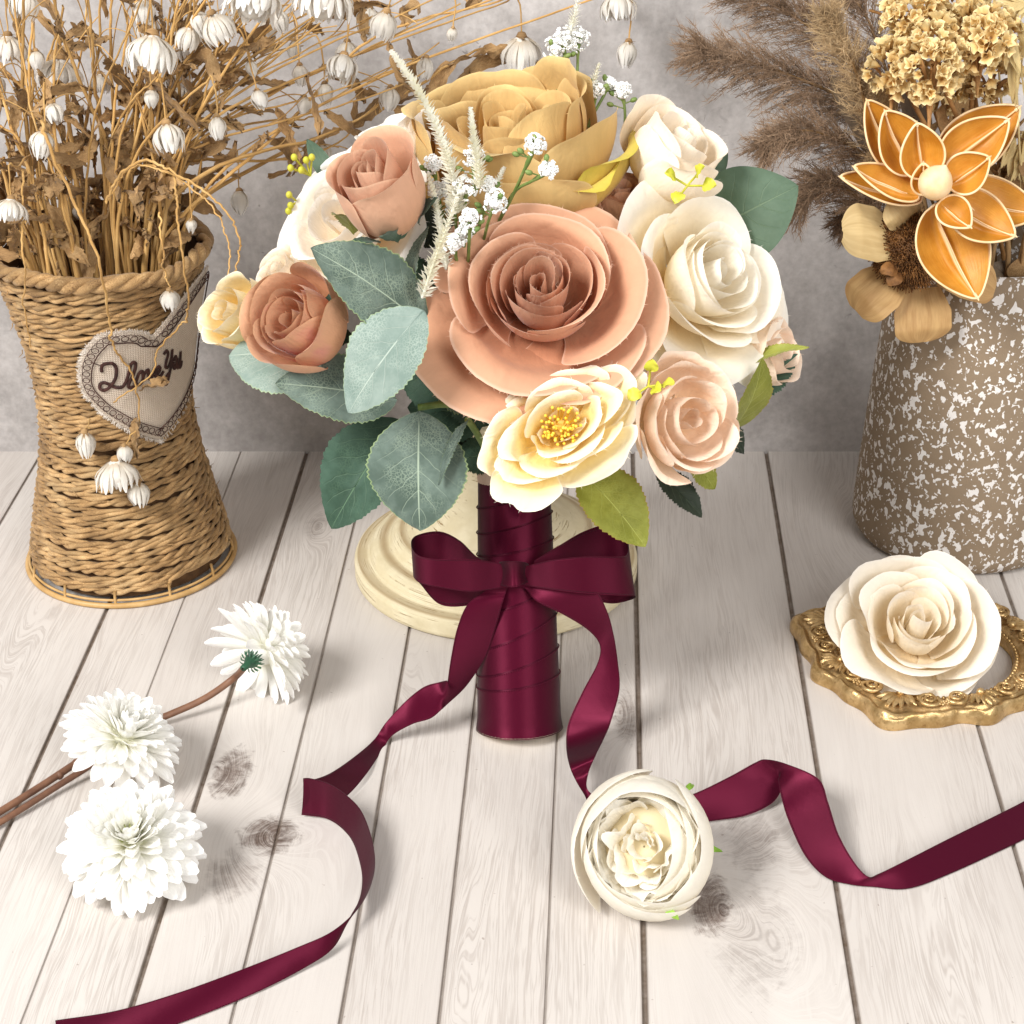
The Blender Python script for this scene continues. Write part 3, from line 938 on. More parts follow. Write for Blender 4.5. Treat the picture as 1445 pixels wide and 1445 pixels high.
rosC = rings_rose(open_=.92, hk=1.05)
bloom('rose', bq, aY(1003, 388, 75.5), sd(.62, .22, .72), rosC, M_CREAM, 2.0, 21, .98, off=.7, label='open cream rose with buttery centre beside the dusty pink one', frays=10, squeeze=1.08)
budD = [dict(n=3, rt=.5, rm=.9, h=3.6, span=190, curl=.05, ruf=.06), dict(n=3, rt=1.2, rm=1.6, h=3.8, span=150, curl=.12, ruf=.1), dict(n=4, rt=1.9, rm=2.3, h=3.9, span=125, curl=.25, ruf=.12), dict(n=5, rt=2.4, rm=2.9, h=3.5, span=98, curl=.3, ruf=.12)]
bloom('rosebud', bq, aY(945, 222, 79), sd(.45, .62, .55), budD, M_PALE, .5, 31, .86, off=.5, label='half closed pale peach rose near the eucalyptus leaf', frays=10)
whE = [dict(n=3, rt=.6, rm=.8, h=2.4, span=180, curl=.1, ruf=.08), dict(n=3, rt=1.3, rm=1.5, h=2.6, span=150, curl=.2, ruf=.1), dict(n=4, rt=2.2, rm=2.1, h=2.6, span=125, curl=.4, ruf=.14), dict(n=5, rt=3.2, rm=2.8, h=2.1, span=104, curl=.5, ruf=.16), dict(n=5, rt=3.7, rm=3.0, h=1.2, span=98, curl=.5, ruf=.18)]
bloom('rose', bq, aY(488, 312, 76.5), sd(-.55, .35, .76), whE, M_WHITE, .9, 41, .95, off=.55, label='white rose behind the upper dusty pink bud', frays=6)
bud = [dict(n=2, rt=.35, rm=.6, h=3.9, span=220, curl=.04, ruf=.03, sp=.22), dict(n=3, rt=.75, rm=1.1, h=4.0, span=178, curl=.06, ruf=.04, sp=.16), dict(n=3, rt=1.15, rm=1.6, h=4.05, span=158, curl=.12, ruf=.05, sp=.14), dict(n=3, rt=1.5, rm=2.0, h=4.0, span=140, curl=.28, ruf=.06, sp=.12, cu=.82)]
fb, Of, frf = bloom('rosebud', bq, aY(535, 272, 72.5), sd(-.34, .62, .70), bud, M_DUSTYBUD, .2, 51, .93, off=.55, label='closed dusty pink rosebud with green sepals', frays=6)
bud2 = [dict(n=2, rt=.4, rm=.6, h=3.3, span=200, curl=.04, ruf=.05, sp=.22), dict(n=3, rt=.8, rm=1.1, h=3.5, span=165, curl=.08, ruf=.07), dict(n=4, rt=1.25, rm=1.6, h=3.6, span=140, curl=.14, ruf=.08), dict(n=4, rt=1.7, rm=2.1, h=3.7, span=120, curl=.22, ruf=.1), dict(n=4, rt=2.0, rm=2.5, h=3.6, span=110, curl=.3, ruf=.1)]
fg, Og, frg = bloom('rosebud', bq, aY(426, 458, 71.5), sd(-.55, .22, .80), bud2, M_TERRA, 1.2, 61, .88, off=.6, label='terracotta pink bud with crinkled petals among the leaves', frays=6)
bud3 = [dict(n=3, rt=.5, rm=.7, h=2.6, span=190, curl=.1, ruf=.08), dict(n=4, rt=1.1, rm=1.4, h=2.8, span=140, curl=.2, ruf=.1), dict(n=5, rt=1.7, rm=2.0, h=2.6, span=110, curl=.3, ruf=.12)]
bloom('rosebud', bq, aY(340, 448, 75), sd(-.7, .25, .65), bud3, M_YELL, .3, 71, .92, off=.5, label='small lemon cream bud beside the terracotta bud', frays=8, squeeze=.8)
bloom('rosebud', bq, aY(402, 392, 75.5), sd(-.5, .5, .6), bud3, M_PALE, 1.3, 72, .62, off=.5, label='tiny pale peach bud above the terracotta bud', frays=4)
bloom('rosebud', bq, aY(560, 205, 79), sd(-.3, .85, .4), bud3, M_WHITE, 1.3, 73, .8, off=.5, label='white bud peeping out behind the dusty rosebud', frays=4)
openI = [dict(n=3, rt=1.0, rm=.9, h=1.5, span=120, curl=.1, ruf=.18, drop=.2), dict(n=3, rt=1.7, rm=1.3, h=2.1, span=130, curl=.25, ruf=.24, drop=.2), dict(n=5, rt=2.5, rm=1.9, h=2.0, span=100, curl=.35, ruf=.26), dict(n=5, rt=3.3, rm=2.5, h=1.5, span=88, curl=.4, ruf=.28, notch=.06), dict(n=6, rt=4.0, rm=2.9, h=.9, span=74, curl=.45, ruf=.3, notch=.06)]
ic, Oi, fri = bloom('peony', bq, aY(790, 606, 68.3), sd(.02, .14, .98), openI, M_YELL, .6, 81, .93, off=.35, label='open lemon cream peony with yellow stamens under the dusty pink rose', frays=12, squeeze=.60)
m = MB()
r = np.random.default_rng(4)
for i in range(60):
    a, rr = r.uniform(0, 6.28), sqrt(r.uniform()) * .75
    d = np.array([cos(a) * rr, sin(a) * rr, 0])
    p0 = Oi + (d * .4) @ fri + fri[2] * .3
    p1 = Oi + (d * 1.1) @ fri + fri[2] * (1.15 + r.uniform(0, .5))
    m.tube(np.array([p0, lerp(p0, p1, .5) + r.normal(size=3) * .05, p1]), .028, 4)
    m.ball(p1, .07, 6, 5)
m.build('stamens', M_STAM, ic)
rosJ = [dict(n=2, rt=.5, rm=.7, h=3.0, span=190, curl=.05, ruf=.06), dict(n=3, rt=1.1, rm=1.4, h=3.3, span=150, curl=.12, ruf=.1), dict(n=4, rt=1.8, rm=2.1, h=3.4, span=120, curl=.25, ruf=.14), dict(n=5, rt=2.5, rm=2.7, h=3.2, span=104, curl=.35, ruf=.16), dict(n=5, rt=3.0, rm=3.0, h=2.4, span=96, curl=.4, ruf=.18)]
bloom('rose', bq, aY(962, 592, 70.5), sd(.50, -.02, .84), rosJ, M_PEACH, .1, 91, .80, off=.55, label='peach rose with folded petals next to the lemon cream peony', frays=14)
bloom('rosebud', bq, aY(1085, 500, 76), sd(.8, .1, .5), bud3, M_PEACH, .6, 92, .72, off=.5, label='small peach bud tucked behind the cream rose', frays=6)
# loose dusty petals seen behind the cream rose
bloom('rosebud', bq, aY(872, 282, 78.2), sd(.1, .7, .6), bud3, M_DUSTYBUD, .6, 93, .62, off=.5, label='dusty pink bud half hidden below the mustard rose', frays=4)

# sepals of the buds
def sepals(parent, O, fr, n, L, W, seed, mat=M_OLIVE, r0=.35, flare=.9):
    rr = np.random.default_rng(seed)
    m = MB()
    for i in range(n):
        a = 2 * pi * i / n + rr.normal() * .15
        out = np.array([cos(a), sin(a), 0]) @ fr
        b = O + out * r0
        tp = O + out * (r0 + flare * L * rr.uniform(.7, 1.1)) + fr[2] * L * rr.uniform(.3, .8)
        leaf_mesh(m, b, tp, W, fr[2] - out * .4, .15, .2, .03, 20, 7, seed=seed + i)
    m.ball(O - fr[2] * .05, [.42, .42, .5], 10, 8, fr, .5)
    return m.build('sepals', mat, parent)


sepals(fb, Of + frf[2] * .1, frf, 5, 2.2, .42, 5, M_DKGRN, 1.0, .6)
sepals(fg, Og, frg, 5, 1.6, .4, 6, M_DKGRN, .6, .8)

# ---- leaves: (base px, Y), (tip px, Y), half width cm, normal (right, up, toward), bend, fold, material
LV = [((603, 462), 71.8, (440, 349), 70.3, 1.75, (-.15, .45, .9), .25, .12, M_TEAL),
      ((598, 438), 69.0, (490, 582), 68.0, 1.75, (-.35, .3, .88), .25, .12, M_TEALP),
      ((470, 520), 72.6, (322, 500), 73.5, 2.1, (-.25, .55, .8), .45, .10, M_TEALP),
      ((560, 565), 71.5, (389, 540), 70.5, 1.45, (-.1, .25, .95), .30, .25, M_TEAL),
      ((565, 592), 73.0, (466, 746), 71.5, 1.8, (-.35, .05, .9), .25, .38, M_DKGRN),
      ((592, 580), 70.6, (592, 750), 69.3, 2.1, (-.1, .15, .98), .35, .15, M_TEAL),
      ((661, 592), 69.6, (616, 684), 68.9, .32, (-.75, .15, .6), .1, .3, M_TEAL),
      ((604, 320), 74.0, (580, 440), 72.0, .55, (-.8, .1, .5), .3, .3, M_TEAL),
      ((625, 440), 73.6, (578, 360), 73.5, .8, (-.5, .1, .8), .2, .3, M_DKGRN),
      ((655, 545), 73.0, (560, 520), 73.0, 1.5, (-.2, .1, .95), .2, .2, M_DKGRN),
      ((690, 585), 73.4, (575, 575), 73.2, 1.3, (-.1, -.1, .95), .2, .2, M_DKGRN), ((665, 620), 73.6, (560, 640), 73.2, 1.2, (-.1, .1, .95), .2, .2, M_BLKGRN), ((680, 500), 74, (575, 480), 73.8, 1.4, (-.1, .1, .95), .2, .2, M_DKGRN),
      ((600, 350), 75.5, (640, 250), 76.5, .9, (.1, .1, .95), .2, .2, M_BLKGRN), ((700, 640), 73, (640, 650), 72.6, .8, (-.1, .1, .95), .2, .2, M_DKGRN),
      ((700, 560), 71.8, (598, 520), 71.8, 1.2, (-.1, -.1, .95), .2, .2, M_TEAL),
      ((690, 600), 72.0, (640, 520), 72.0, 1.0, (-.3, .2, .9), .2, .2, M_DKGRN),
      ((985, 338), 79.5, (1126, 262), 79.0, 2.1, (.25, .2, .95), .3, .08, M_EUC),
      ((985, 250), 81.0, (1026, 212), 81.5, .7, (.1, .4, .9), .1, .1, M_EUC),
      ((818, 662), 71.5, (912, 771), 69.5, 1.35, (.25, .2, .95), .25, .3, M_OLIVE),
      ((1030, 610), 74.5, (1078, 508), 73.0, 1.0, (.45, .2, .8), .3, .2, M_OLIVE),
      ((1030, 525), 75.0, (1140, 487), 74.0, .45, (.2, .7, .6), .2, .3, M_OLIVE),
      ((1060, 560), 76.0, (1126, 500), 76.0, .6, (.4, .3, .8), .2, .2, M_DKGRN),
      ((925, 665), 73.5, (992, 729), 72.5, .72, (.3, .4, .8), .1, .25, M_BLKGRN),
      ((975, 650), 73.2, (1010, 690), 73.0, .6, (.3, .2, .9), .1, .2, M_OLIVE),
      ((1015, 600), 74.5, (1052, 640), 74.3, .55, (.6, .1, .7), .1, .2, M_BLKGRN),
      ((590, 420), 74.5, (545, 360), 75, 1.2, (-.2, .1, .95), .2, .2, M_DKGRN),
      ((900, 560), 72.5, (862, 525), 72.0, .6, (0, .2, .95), .1, .2, M_OLIVE),
      ((870, 560), 73.5, (920, 505), 73.5, .9, (.1, .1, .95), .1, .2, M_BLKGRN),
      ((640, 330), 77, (600, 255), 77.5, .35, (-.3, .2, .9), .1, .3, M_DKGRN),
      ((596, 300), 76, (570, 195), 78.5, .3, (-.3, .2, .9), .1, .3, M_OLIVE),
      ((480, 270), 78, (432, 195), 80, .42, (-.3, .3, .9), .1, .2, M_EUC),
      ((500, 330), 74.5, (470, 300), 72.8, .5, (-.2, .5, .8), .2, .2, M_OLIVE)]
for i, (b, yb, tp, yt, W, nn, bd, fo, mt) in enumerate(LV):
    m = MB()
    B, T = aY(*b, yb), aY(*tp, yt)
    leaf_mesh(m, B, T, W, sd(*nn), bd, fo, .075 if mt not in (M_EUC,) else .0, 52, 13, .85 if mt is not M_EUC else .95, .78, seed=200 + i, wavy=.07, tipc=.1, nser=30)
    if W > .5:
        m.tube(np.array([B, lerp(B, T, .3) + sd(*nn) * (bd * .8 - .02), lerp(B, T, .62) + sd(*nn) * (bd * .95 - .02)]), [.05, .035, .015], 5, .4)
    m.build('leaf', mt, bq)

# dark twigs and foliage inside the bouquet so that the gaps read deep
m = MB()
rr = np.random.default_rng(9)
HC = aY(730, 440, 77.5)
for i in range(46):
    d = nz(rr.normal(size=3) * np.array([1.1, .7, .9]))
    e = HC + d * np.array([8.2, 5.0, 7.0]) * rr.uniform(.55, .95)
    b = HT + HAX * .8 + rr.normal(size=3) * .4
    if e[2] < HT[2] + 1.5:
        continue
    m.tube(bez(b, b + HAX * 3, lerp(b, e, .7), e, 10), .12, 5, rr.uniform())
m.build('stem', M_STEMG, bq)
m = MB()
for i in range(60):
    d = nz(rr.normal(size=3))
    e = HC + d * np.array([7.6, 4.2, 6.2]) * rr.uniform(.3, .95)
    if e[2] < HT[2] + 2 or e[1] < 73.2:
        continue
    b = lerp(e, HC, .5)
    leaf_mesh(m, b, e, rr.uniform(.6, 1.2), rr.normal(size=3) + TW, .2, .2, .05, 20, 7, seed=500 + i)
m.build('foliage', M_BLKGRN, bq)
# a few big stems showing under the leaves
for P in ([(735, 668, 72.2), (700, 600, 71.5), (640, 572, 71), (590, 575, 71.0)], [(715, 668, 72), (690, 640, 71.3), (672, 610, 70.7), (660, 592, 69.9)], [(760, 668, 72.5), (720, 590, 73), (660, 560, 73), (610, 555, 73)]):
    m = MB()
    m.tube(spline([aY(*p) for p in P], 20), .15, 7, .5)
    m.build('stem', M_STEMG, bq)


# ---- white spikes, gypsophila, lime sprigs
def spike(P, L0, name='flower_spike', lab=None, dens=26, mat=M_SPIKE, seed=0, wd=.055):
    rr = np.random.default_rng(seed)
    path = spline([aY(*p) for p in P], 60)
    m = MB()
    m.tube(path, np.linspace(.07, .02, 60), 5, .5)
    T = np.gradient(path, axis=0)
    ln = np.sum(np.linalg.norm(T, axis=1))
    for i in range(int(ln * dens)):
        t = i / (ln * dens)
        j = min(int(t * 59), 58)
        tg = nz(T[j])
        a = i * 2.4 + rr.normal() * .2
        X = nz(np.cross(tg, TW))
        Y = np.cross(tg, X)
        out = X * cos(a) + Y * sin(a)
        l = L0 * (1 - .72 * t ** 1.6) * rr.uniform(.75, 1.15)
        b = path[j]
        e = b + (out * .85 + tg * .55) * l
        sidev = nz(np.cross(out, tg)) * wd
        mid = lerp(b, e, .5) + tg * .02
        m.add([b - sidev * .6, b + sidev * .6, mid + sidev, e, mid - sidev], [(0, 1, 2, 4), (4, 2, 3)], [[0, .5, .5]] * 5)
    return m.build(name, mat, bq, label=lab)


spike([(646, 300, 72.5), (632, 220, 72.2), (598, 140, 72.8), (551, 70, 74)], .62, lab='long white flower spike in front of the mustard rose', seed=1, dens=40, wd=.11)
spike([(676, 265, 72.0), (674, 220, 72.0), (668, 190, 72.2), (664, 152, 72.6)], .50, seed=2, dens=60, wd=.08)
spike([(596, 420, 71.0), (614, 365, 70.6), (632, 315, 70.6), (654, 246, 71.0)], .58, lab='ivory flower spike with needle like florets beside the dusty pink rose', seed=3, dens=30, wd=.075)
spike([(630, 380, 72.2), (622, 330, 72.0), (616, 290, 72.2), (604, 245, 73)], .45, seed=6, dens=40, wd=.08)
spike([(690, 300, 73.5), (700, 262, 73.5), (712, 235, 73.8)], .4, seed=7, dens=44, wd=.07)
spike([(800, 70, 83), (806, 40, 83), (812, 15, 83), (822, -30, 83)], .55, seed=4, dens=32)
spike([(833, 140, 82), (838, 115, 82), (846, 88, 82)], .45, seed=5, dens=40)


def gyp(c, Y, R, stem, seed, lab=None):
    rr = np.random.default_rng(seed)
    C = aY(*c, Y)
    m = MB()
    for i in range(52):
        d = nz(rr.normal(size=3) + TW * .5)
        e = C + d * R * rr.uniform(.02, 1.0) ** .5 + UP * R * .2
        fr_ = frame(d)
        for w_ in range(5):
            q_ = e + (np.array([cos(w_ * 1.257), sin(w_ * 1.257), .3]) * .07) @ fr_
            m.ball(q_, np.array([.055, .055, .04]) * rr.uniform(.6, 1.4), 5, 4, frame(d + rr.normal(size=3) * .5), rr.uniform())
    o = m.build('baby_breath', M_FOAMW, bq, label=lab)
    m = MB()
    S = [aY(*p) for p in stem]
    m.tube(spline([C] + S, 14), [.10] * 4 + [.07] * 10, 6, .5)
    for k in range(3):
        b = lerp(C, S[0], rr.uniform(.1, .8))
        e = b + sd(rr.normal(), rr.uniform(.2, 1), rr.uniform(-.2, .8)) * rr.uniform(.4, .7)
        m.tube(np.array([b, lerp(b, e, .5), e]), .03, 4, .5)
        m.ball(e, [.12, .12, .17], 7, 6, frame(e - b), .3)
    m.build('stem', M_STEMG, o)


for i, (c, Y, R, st) in enumerate([((755, 207), 71.5, .42, [(740, 240, 72), (724, 275, 73), (700, 320, 74.5)]), ((775, 242), 71.2, .40, [(750, 256, 71.8), (725, 272, 73), (700, 320, 74.5)]), ((664, 310), 70.8, .40, [(662, 340, 71.6), (660, 380, 73)]),
                                  ((700, 288), 71.2, .5, [(690, 310, 72), (680, 350, 74)]), ((658, 268), 72.4, .62, [(655, 300, 73), (650, 350, 74)]), ((690, 262), 72.6, .3, [(685, 290, 73.2), (670, 340, 74)]), ((795, 62), 83, .7, [(800, 100, 82.8), (805, 140, 82.5)]), ((815, 60), 83.2, .6, [(815, 95, 83), (812, 140, 82.5)]),
                                  ((782, 72), 82.6, .55, [(785, 110, 82.5), (790, 150, 82)]), ((860, 118), 82.6, .3, [(852, 135, 82.4), (835, 165, 82)]), ((878, 130), 82.2, .42, [(882, 160, 82), (880, 200, 81.5)]), ((842, 128), 82, .35, [(838, 150, 82), (830, 180, 81.6)]), ((640, 290), 73.0, .45, [(645, 330, 73.5), (650, 380, 74)]), ((618, 272), 73.5, .5, [(625, 320, 74), (640, 380, 74.5)]), ((640, 345), 71.6, .42, [(645, 370, 72.5), (650, 400, 74)]), ((668, 225), 74.5, .45, [(668, 260, 74.5), (665, 330, 75)]), ((612, 235), 75.5, .42, [(618, 270, 75.5), (630, 330, 75.5)]), ((655, 330), 72.4, .4, [(655, 350, 73), (655, 390, 74)]), ((590, 205), 78.5, .3, [(592, 240, 78), (600, 290, 77)])]):
    gyp(c, Y, R, st, 300 + i)


def lime(P, c, Y, n, seed, R=.32, kind='leaf'):
    rr = np.random.default_rng(seed)
    C = aY(*c, Y)
    m = MB()
    for p in P:
        E = aY(p[0], p[1], p[2])
        m.tube(np.array([C, lerp(C, E, .5), E]), .05, 5, .5)
        if kind == 'leaf':
            T = E + nz(E - C) * R * 1.6
            leaf_mesh(m, E - nz(E - C) * R * .4, T, R, TW + rr.normal(size=3) * .5, .08, .2, 0, 16, 7, .8, .6, seed=seed)
        else:
            m.ball(E, [.15, .15, .17], 8, 6, None, .5)
    return m.build('lime_sprig', M_LIME, bq)


lime([(950, 250, 75), (985, 245, 75), (960, 275, 75), (995, 262, 75)], (970, 262), 75.4, 4, 1)
lime([(918, 520, 68.6), (938, 543, 68.4), (900, 555, 68.6), (925, 548, 68.3)], (915, 545), 68.8, 4, 2, .3)
lime([(868, 525, 70.5), (882, 538, 70.3)], (885, 560), 71, 4, 3, .3)
lime([(425, 240, 78), (432, 226, 78), (410, 237, 78), (415, 222, 78), (440, 222, 78)], (438, 248), 78.3, 5, 4, kind='berry')
lime([(408, 275, 77.5), (410, 290, 77.5), (407, 298, 77.5)], (420, 285), 78, 5, 5, kind='berry')

# ================================================================== THE CREAM STAND
def stand_mat():
    t = NT('chalky_cream_wood')
    o = t.obj()
    u, v, w = t.puv()
    n1 = t.noise(o, 60, 4, .65)
    col = t.mix(t.step(n1, .3, .7), srgb(206, 193, 158), srgb(222, 211, 180))
    vec = t.comb(t.math('MULTIPLY', u, 3.0), t.math('MULTIPLY', v, 60.0), 0.0)
    wear = t.step(t.noise(vec, 2.2, 4, .7, .6), .55, .62)
    wear = t.math('MULTIPLY', wear, t.step(t.noise(o, 60, 4, .65), .44, .56))
    col = t.mix(t.math('MULTIPLY', wear, .9), col, srgb(142, 116, 74))
    col = t.mix(t.math('MULTIPLY', w, .85), col, srgb(142, 112, 70))
    return t.bsdf(col, .6, normal=t.bump(t.math('SUBTRACT', n1, t.math('MULTIPLY', wear, 1.5)), .3, .0012), spec=.3)


SB = aZ(700, 802, 0.0)
prof = [(6.6, 0), (7.25, .02), (7.42, .15), (7.42, .85), (7.34, 1.05), (7.2, 1.15), (7.05, 1.17), (6.75, 1.18), (6.62, 1.26), (6.55, 1.45), (6.4, 1.7), (6.1, 1.86), (5.75, 1.92), (5.6, 1.95), (5.5, 2.06), (5.42, 2.25), (5.2, 2.45), (4.9, 2.55), (4.7, 2.58), (4.2, 2.72), (3.5, 3.1), (2.9, 3.7), (2.4, 4.6), (2.1, 5.8), (1.95, 7.2), (2.0, 8.2), (2.5, 8.9), (2.6, 9.4), (2.2, 9.8), (1.8, 10.4), (1.7, 12.5), (0.1, 12.6)]
pf = []
for a, b in zip(prof[:-1], prof[1:]):
    for t in np.linspace(0, 1, 5)[:-1]:
        pf.append((a[0] * (1 - t) + b[0] * t, a[1] * (1 - t) + b[1] * t))
m = MB()
m.lathe(pf, 140, SB)
A = m.A[0].reshape(len(pf), 140, 3)
for i, (rr_, z) in enumerate(pf):
    for e in (1.14, 1.9, 2.54):
        A[i, :, 2] = np.maximum(A[i, :, 2], .75 * exp(-((z - e) / .04) ** 2))
M_STAND = stand_mat()
st = m.build('pedestal_stand', M_STAND, None, SB)
tag(st, 'round stepped cream wooden pedestal with worn edges behind the burgundy handle', 'stand')

# ================================================================== THE WOVEN BASKET VASE
BC = aZ(187, 784, 0.0)
BZ = [0, 1.0, 3.0, 6.0, 8.5, 11.0, 13.0, 15.0, 17.0, 17.9]
BR = [5.15, 5.12, 4.70, 4.05, 3.74, 3.80, 4.10, 4.55, 5.05, 5.25]


def smooth_interp(z):
    z = np.clip(np.asarray(z, float), 0, 17.9)
    return (np.interp(z - .6, BZ, BR) + np.interp(z, BZ, BR) + np.interp(z + .6, BZ, BR)) / 3


BT = 17.5


def basket_hit(px, py, off=.3, zmin=.2):
    """the point of the basket's skin seen at a pixel"""
    d = ray(px, py)
    best = None
    for s in np.linspace(70, 115, 900):
        p = CAM + d * s
        rr = np.hypot(p[0] - BC[0], p[1] - BC[1])
        if zmin < p[2] < BT + .6 and rr < float(smooth_interp(p[2])) + off:
            return p
        k = rr - float(smooth_interp(p[2]))
        if best is None or k < best[0]:
            best = (k, p)
    return best[1]


def straw_mat(name, c1, c2, c3):
    t = NT(name)
    u, v, w = t.puv()
    o = t.obj()
    vec = t.comb(t.math('MULTIPLY', u, 7), t.math('MULTIPLY', v, 6), t.math('MULTIPLY', w, 40))
    n1 = t.noise(vec, 3, 4, .65)
    n2 = t.noise(o, 60, 3, .6)
    col = t.ramp(t.math('ADD', t.math('MULTIPLY', n1, .55), t.math('MULTIPLY', n2, .45)), [(.33, c1), (.5, c2), (.66, c3)])
    hs = t.n('ShaderNodeHueSaturation')
    t.lk(t.math('ADD', t.math('MULTIPLY', w, .5), .72), hs.inputs['Value'])
    t.lk(col, hs.inputs['Color'])
    return t.bsdf(hs.outputs[0], .65, normal=t.bump(n1, .5, .001), spec=.3, sheen=.1)


M_STRAW = straw_mat('seagrass', srgb(108, 78, 46), srgb(172, 136, 90), srgb(212, 180, 132))
M_WIRE = plain_mat('tan_coated_wire', srgb(176, 138, 84), srgb(200, 164, 110), 90, .45, bump=.1)
M_LIGHTBLOCK = plain_mat('light_block_brown', srgb(74, 50, 28), srgb(96, 68, 40), 200, .9)
bk = thing('basket_vase', BC, 'tall waisted vase woven of twisted seagrass with a linen heart patch', 'basket')


def rope_ring(mb, z0, rad, so, sr, pitch, nseg, seed, wobz=.07, strands=2, flat=1.3, a0=0.0, a1=2 * pi, lift=None):
    r = np.random.default_rng(seed)
    ang = np.linspace(a0, a1, nseg)
    tilt, ph = r.normal() * .05, r.uniform(0, 6.28)
    p2, p3 = r.uniform(0, 6.28, 2)
    z = z0 + tilt * np.cos(ang + ph) + wobz * np.sin(3 * ang + p2) * .6 + wobz * np.sin(7 * ang + p3) * .5
    if lift is not None:
        z = z + lift(ang)
    rd = rad(z) if callable(rad) else np.full(nseg, rad)
    turn = ang * rd.mean() / pitch * 2 * pi + .9 * np.sin(5 * ang + p3)
    for k in range(strands):
        t = turn + 2 * pi * k / strands
        sj = so * (1 + .2 * np.sin(11 * ang + k * 2 + p2))
        rr = rd + sj * np.cos(t) * .8
        zz = z + sj * np.sin(t) * .9
        path = np.stack([BC[0] + rr * np.cos(ang), BC[1] + rr * np.sin(ang), zz], 1)
        rdj = sr * (1 + .18 * np.sin(ang * 13 + p3 + k))
        mb.tube(path, rdj, 6, r.uniform(), cap=False)
        A = mb.A[-1].reshape(nseg, 6, 3)
        A[..., 1] = (ang * rd.mean() / 2.0)[:, None]
        # neighbouring blades of grass differ in tone
        A[..., 2] = np.clip(A[..., 2] * .4 + .3 + .3 * np.sin(turn[:, None] * .5 + k * 1.7 + p2) + .12 * np.sin(ang[:, None] * 23), 0, 1)


m = MB()
zs = np.linspace(.85, 16.85, 47)
for i, z in enumerate(zs):
    lift = None
    if i == 0:
        lift = lambda a: .55 * np.exp(-((np.mod(a + 1.0, 2 * pi) - .35) / .4) ** 2)
    rope_ring(m, z + rng.normal() * .03, lambda q: smooth_interp(q), .112, .124, 2.1 + rng.normal() * .25, 260, 700 + i, lift=lift)
# stray ends of grass
for i in range(170):
    a, z = rng.uniform(0, 6.28), rng.uniform(1, 17)
    r0 = float(smooth_interp(z)) + .22
    p = BC + np.array([r0 * cos(a), r0 * sin(a), z])
    o_ = np.array([cos(a), sin(a), 0])
    tg = np.array([-sin(a), cos(a), rng.normal() * .4])
    L = rng.uniform(.15, .5)
    m.tube(np.array([p, p + tg * L * .5 + o_ * .03, p + tg * L + o_ * rng.uniform(.05, .3)]), [.03, .025, .008], 4, rng.uniform(), cap=False)
m.build('woven_body', M_STRAW, bk)
m = MB()
rope_ring(m, 17.45, lambda q: 5.18 + 0 * q, .22, .235, 2.3, 300, 990, strands=3, wobz=.12)
m.build('braided_rim', M_STRAW, bk)
m = MB()
zz_ = np.linspace(.4, 17.2, 40)
m.lathe([(float(smooth_interp(z)) - .22, z) for z in zz_], 80, BC)  # inner wall added to keep light from leaking through the weave
m.lathe([(.05, 6.0), (float(smooth_interp(6)) - .2, 6.0)], 60, BC)
m.build('light_block_liner', M_LIGHTBLOCK, bk)
m = MB()
an = np.linspace(0, 2 * pi, 120)
for rr_, z, w in ((5.42, .16, .15), (5.3, .42, .07)):
    m.tube(np.stack([BC[0] + rr_ * np.cos(an), BC[1] + rr_ * np.sin(an), z + 0 * an], 1), w, 8, .5, cap=False)
for a in np.linspace(0, 2 * pi, 12, endpoint=False) - 1.55:
    b = BC + np.array([5.36 * cos(a), 5.36 * sin(a), 0])
    m.tube(np.array([b + [0, 0, .15], b + [0, 0, .5], b + [-.1 * cos(a), -.1 * sin(a), .95]]), .075, 6, .5)
m.build('base_ring', M_WIRE, bk)

# ---- the heart patch
h6 = lambda x, y: (90 + x * .1591, 420 + y * .1591)
HP = [(770, 340), (735, 312), (690, 292), (600, 286), (500, 290), (400, 298), (320, 318), (250, 370), (185, 450), (145, 540), (132, 630), (140, 740), (180, 840), (250, 925), (330, 1010), (430, 1080), (540, 1150), (640, 1195), (740, 1230), (820, 1250), (870, 1235)]


def surf_co(p):
    return atan2(p[1] - BC[1], p[0] - BC[0]), p[2]


def heart_pt(x, y, off=.3):
    p = basket_hit(*h6(x, y), off)
    return surf_co(p)


hp = [heart_pt(x, y) for x, y in HP]
# the far lobe turns round the side of the vase
zt = heart_pt(770, 340)[1]
tip = heart_pt(870, 1235)
ta = heart_pt(770, 340)[0]
hid = [(tip[0] + .25, tip[1] + .55), (tip[0] + .62, tip[1] + 1.7), (tip[0] + .86, tip[1] + 3.0), (ta + 1.02, zt + .2), (ta + 1.05, zt + 1.1), (ta + .98, zt + 1.85), (ta + .82, zt + 2.25), (ta + .62, zt + 2.2), (ta + .42, zt + 1.75), (ta + .22, zt + .95), (ta + .1, zt + .42)]
hp = hp + hid
hp = np.array(hp)
dense = spline(np.vstack([hp, hp[:1]]), 190)[:-1]
hc = dense.mean(0) + np.array([0.0, -.25])


def surf_pt(a, z, off):
    r = float(smooth_interp(z)) + off
    return BC + np.array([r * cos(a), r * sin(a), z])


def linen_mat():
    t = NT('oatmeal_linen')
    u, v, w = t.puv()
    o = t.obj()
    x = t.math('SINE', t.math('MULTIPLY', u, 240.0))
    y = t.math('SINE', t.math('MULTIPLY', v, 60.0))
    wv = t.math('MAXIMUM', x, y)
    dk = t.step(t.math('MULTIPLY', x, y), -.2, .9)
    col = t.mix(t.noise(o, 200, 3, .6), srgb(196, 178, 158), srgb(216, 202, 186))
    col = t.mix(t.math('MULTIPLY', dk, .45), col, srgb(150, 130, 112))
    return t.bsdf(col, .9, normal=t.bump(wv, .5, .0006), spec=.2, sheen=.1)


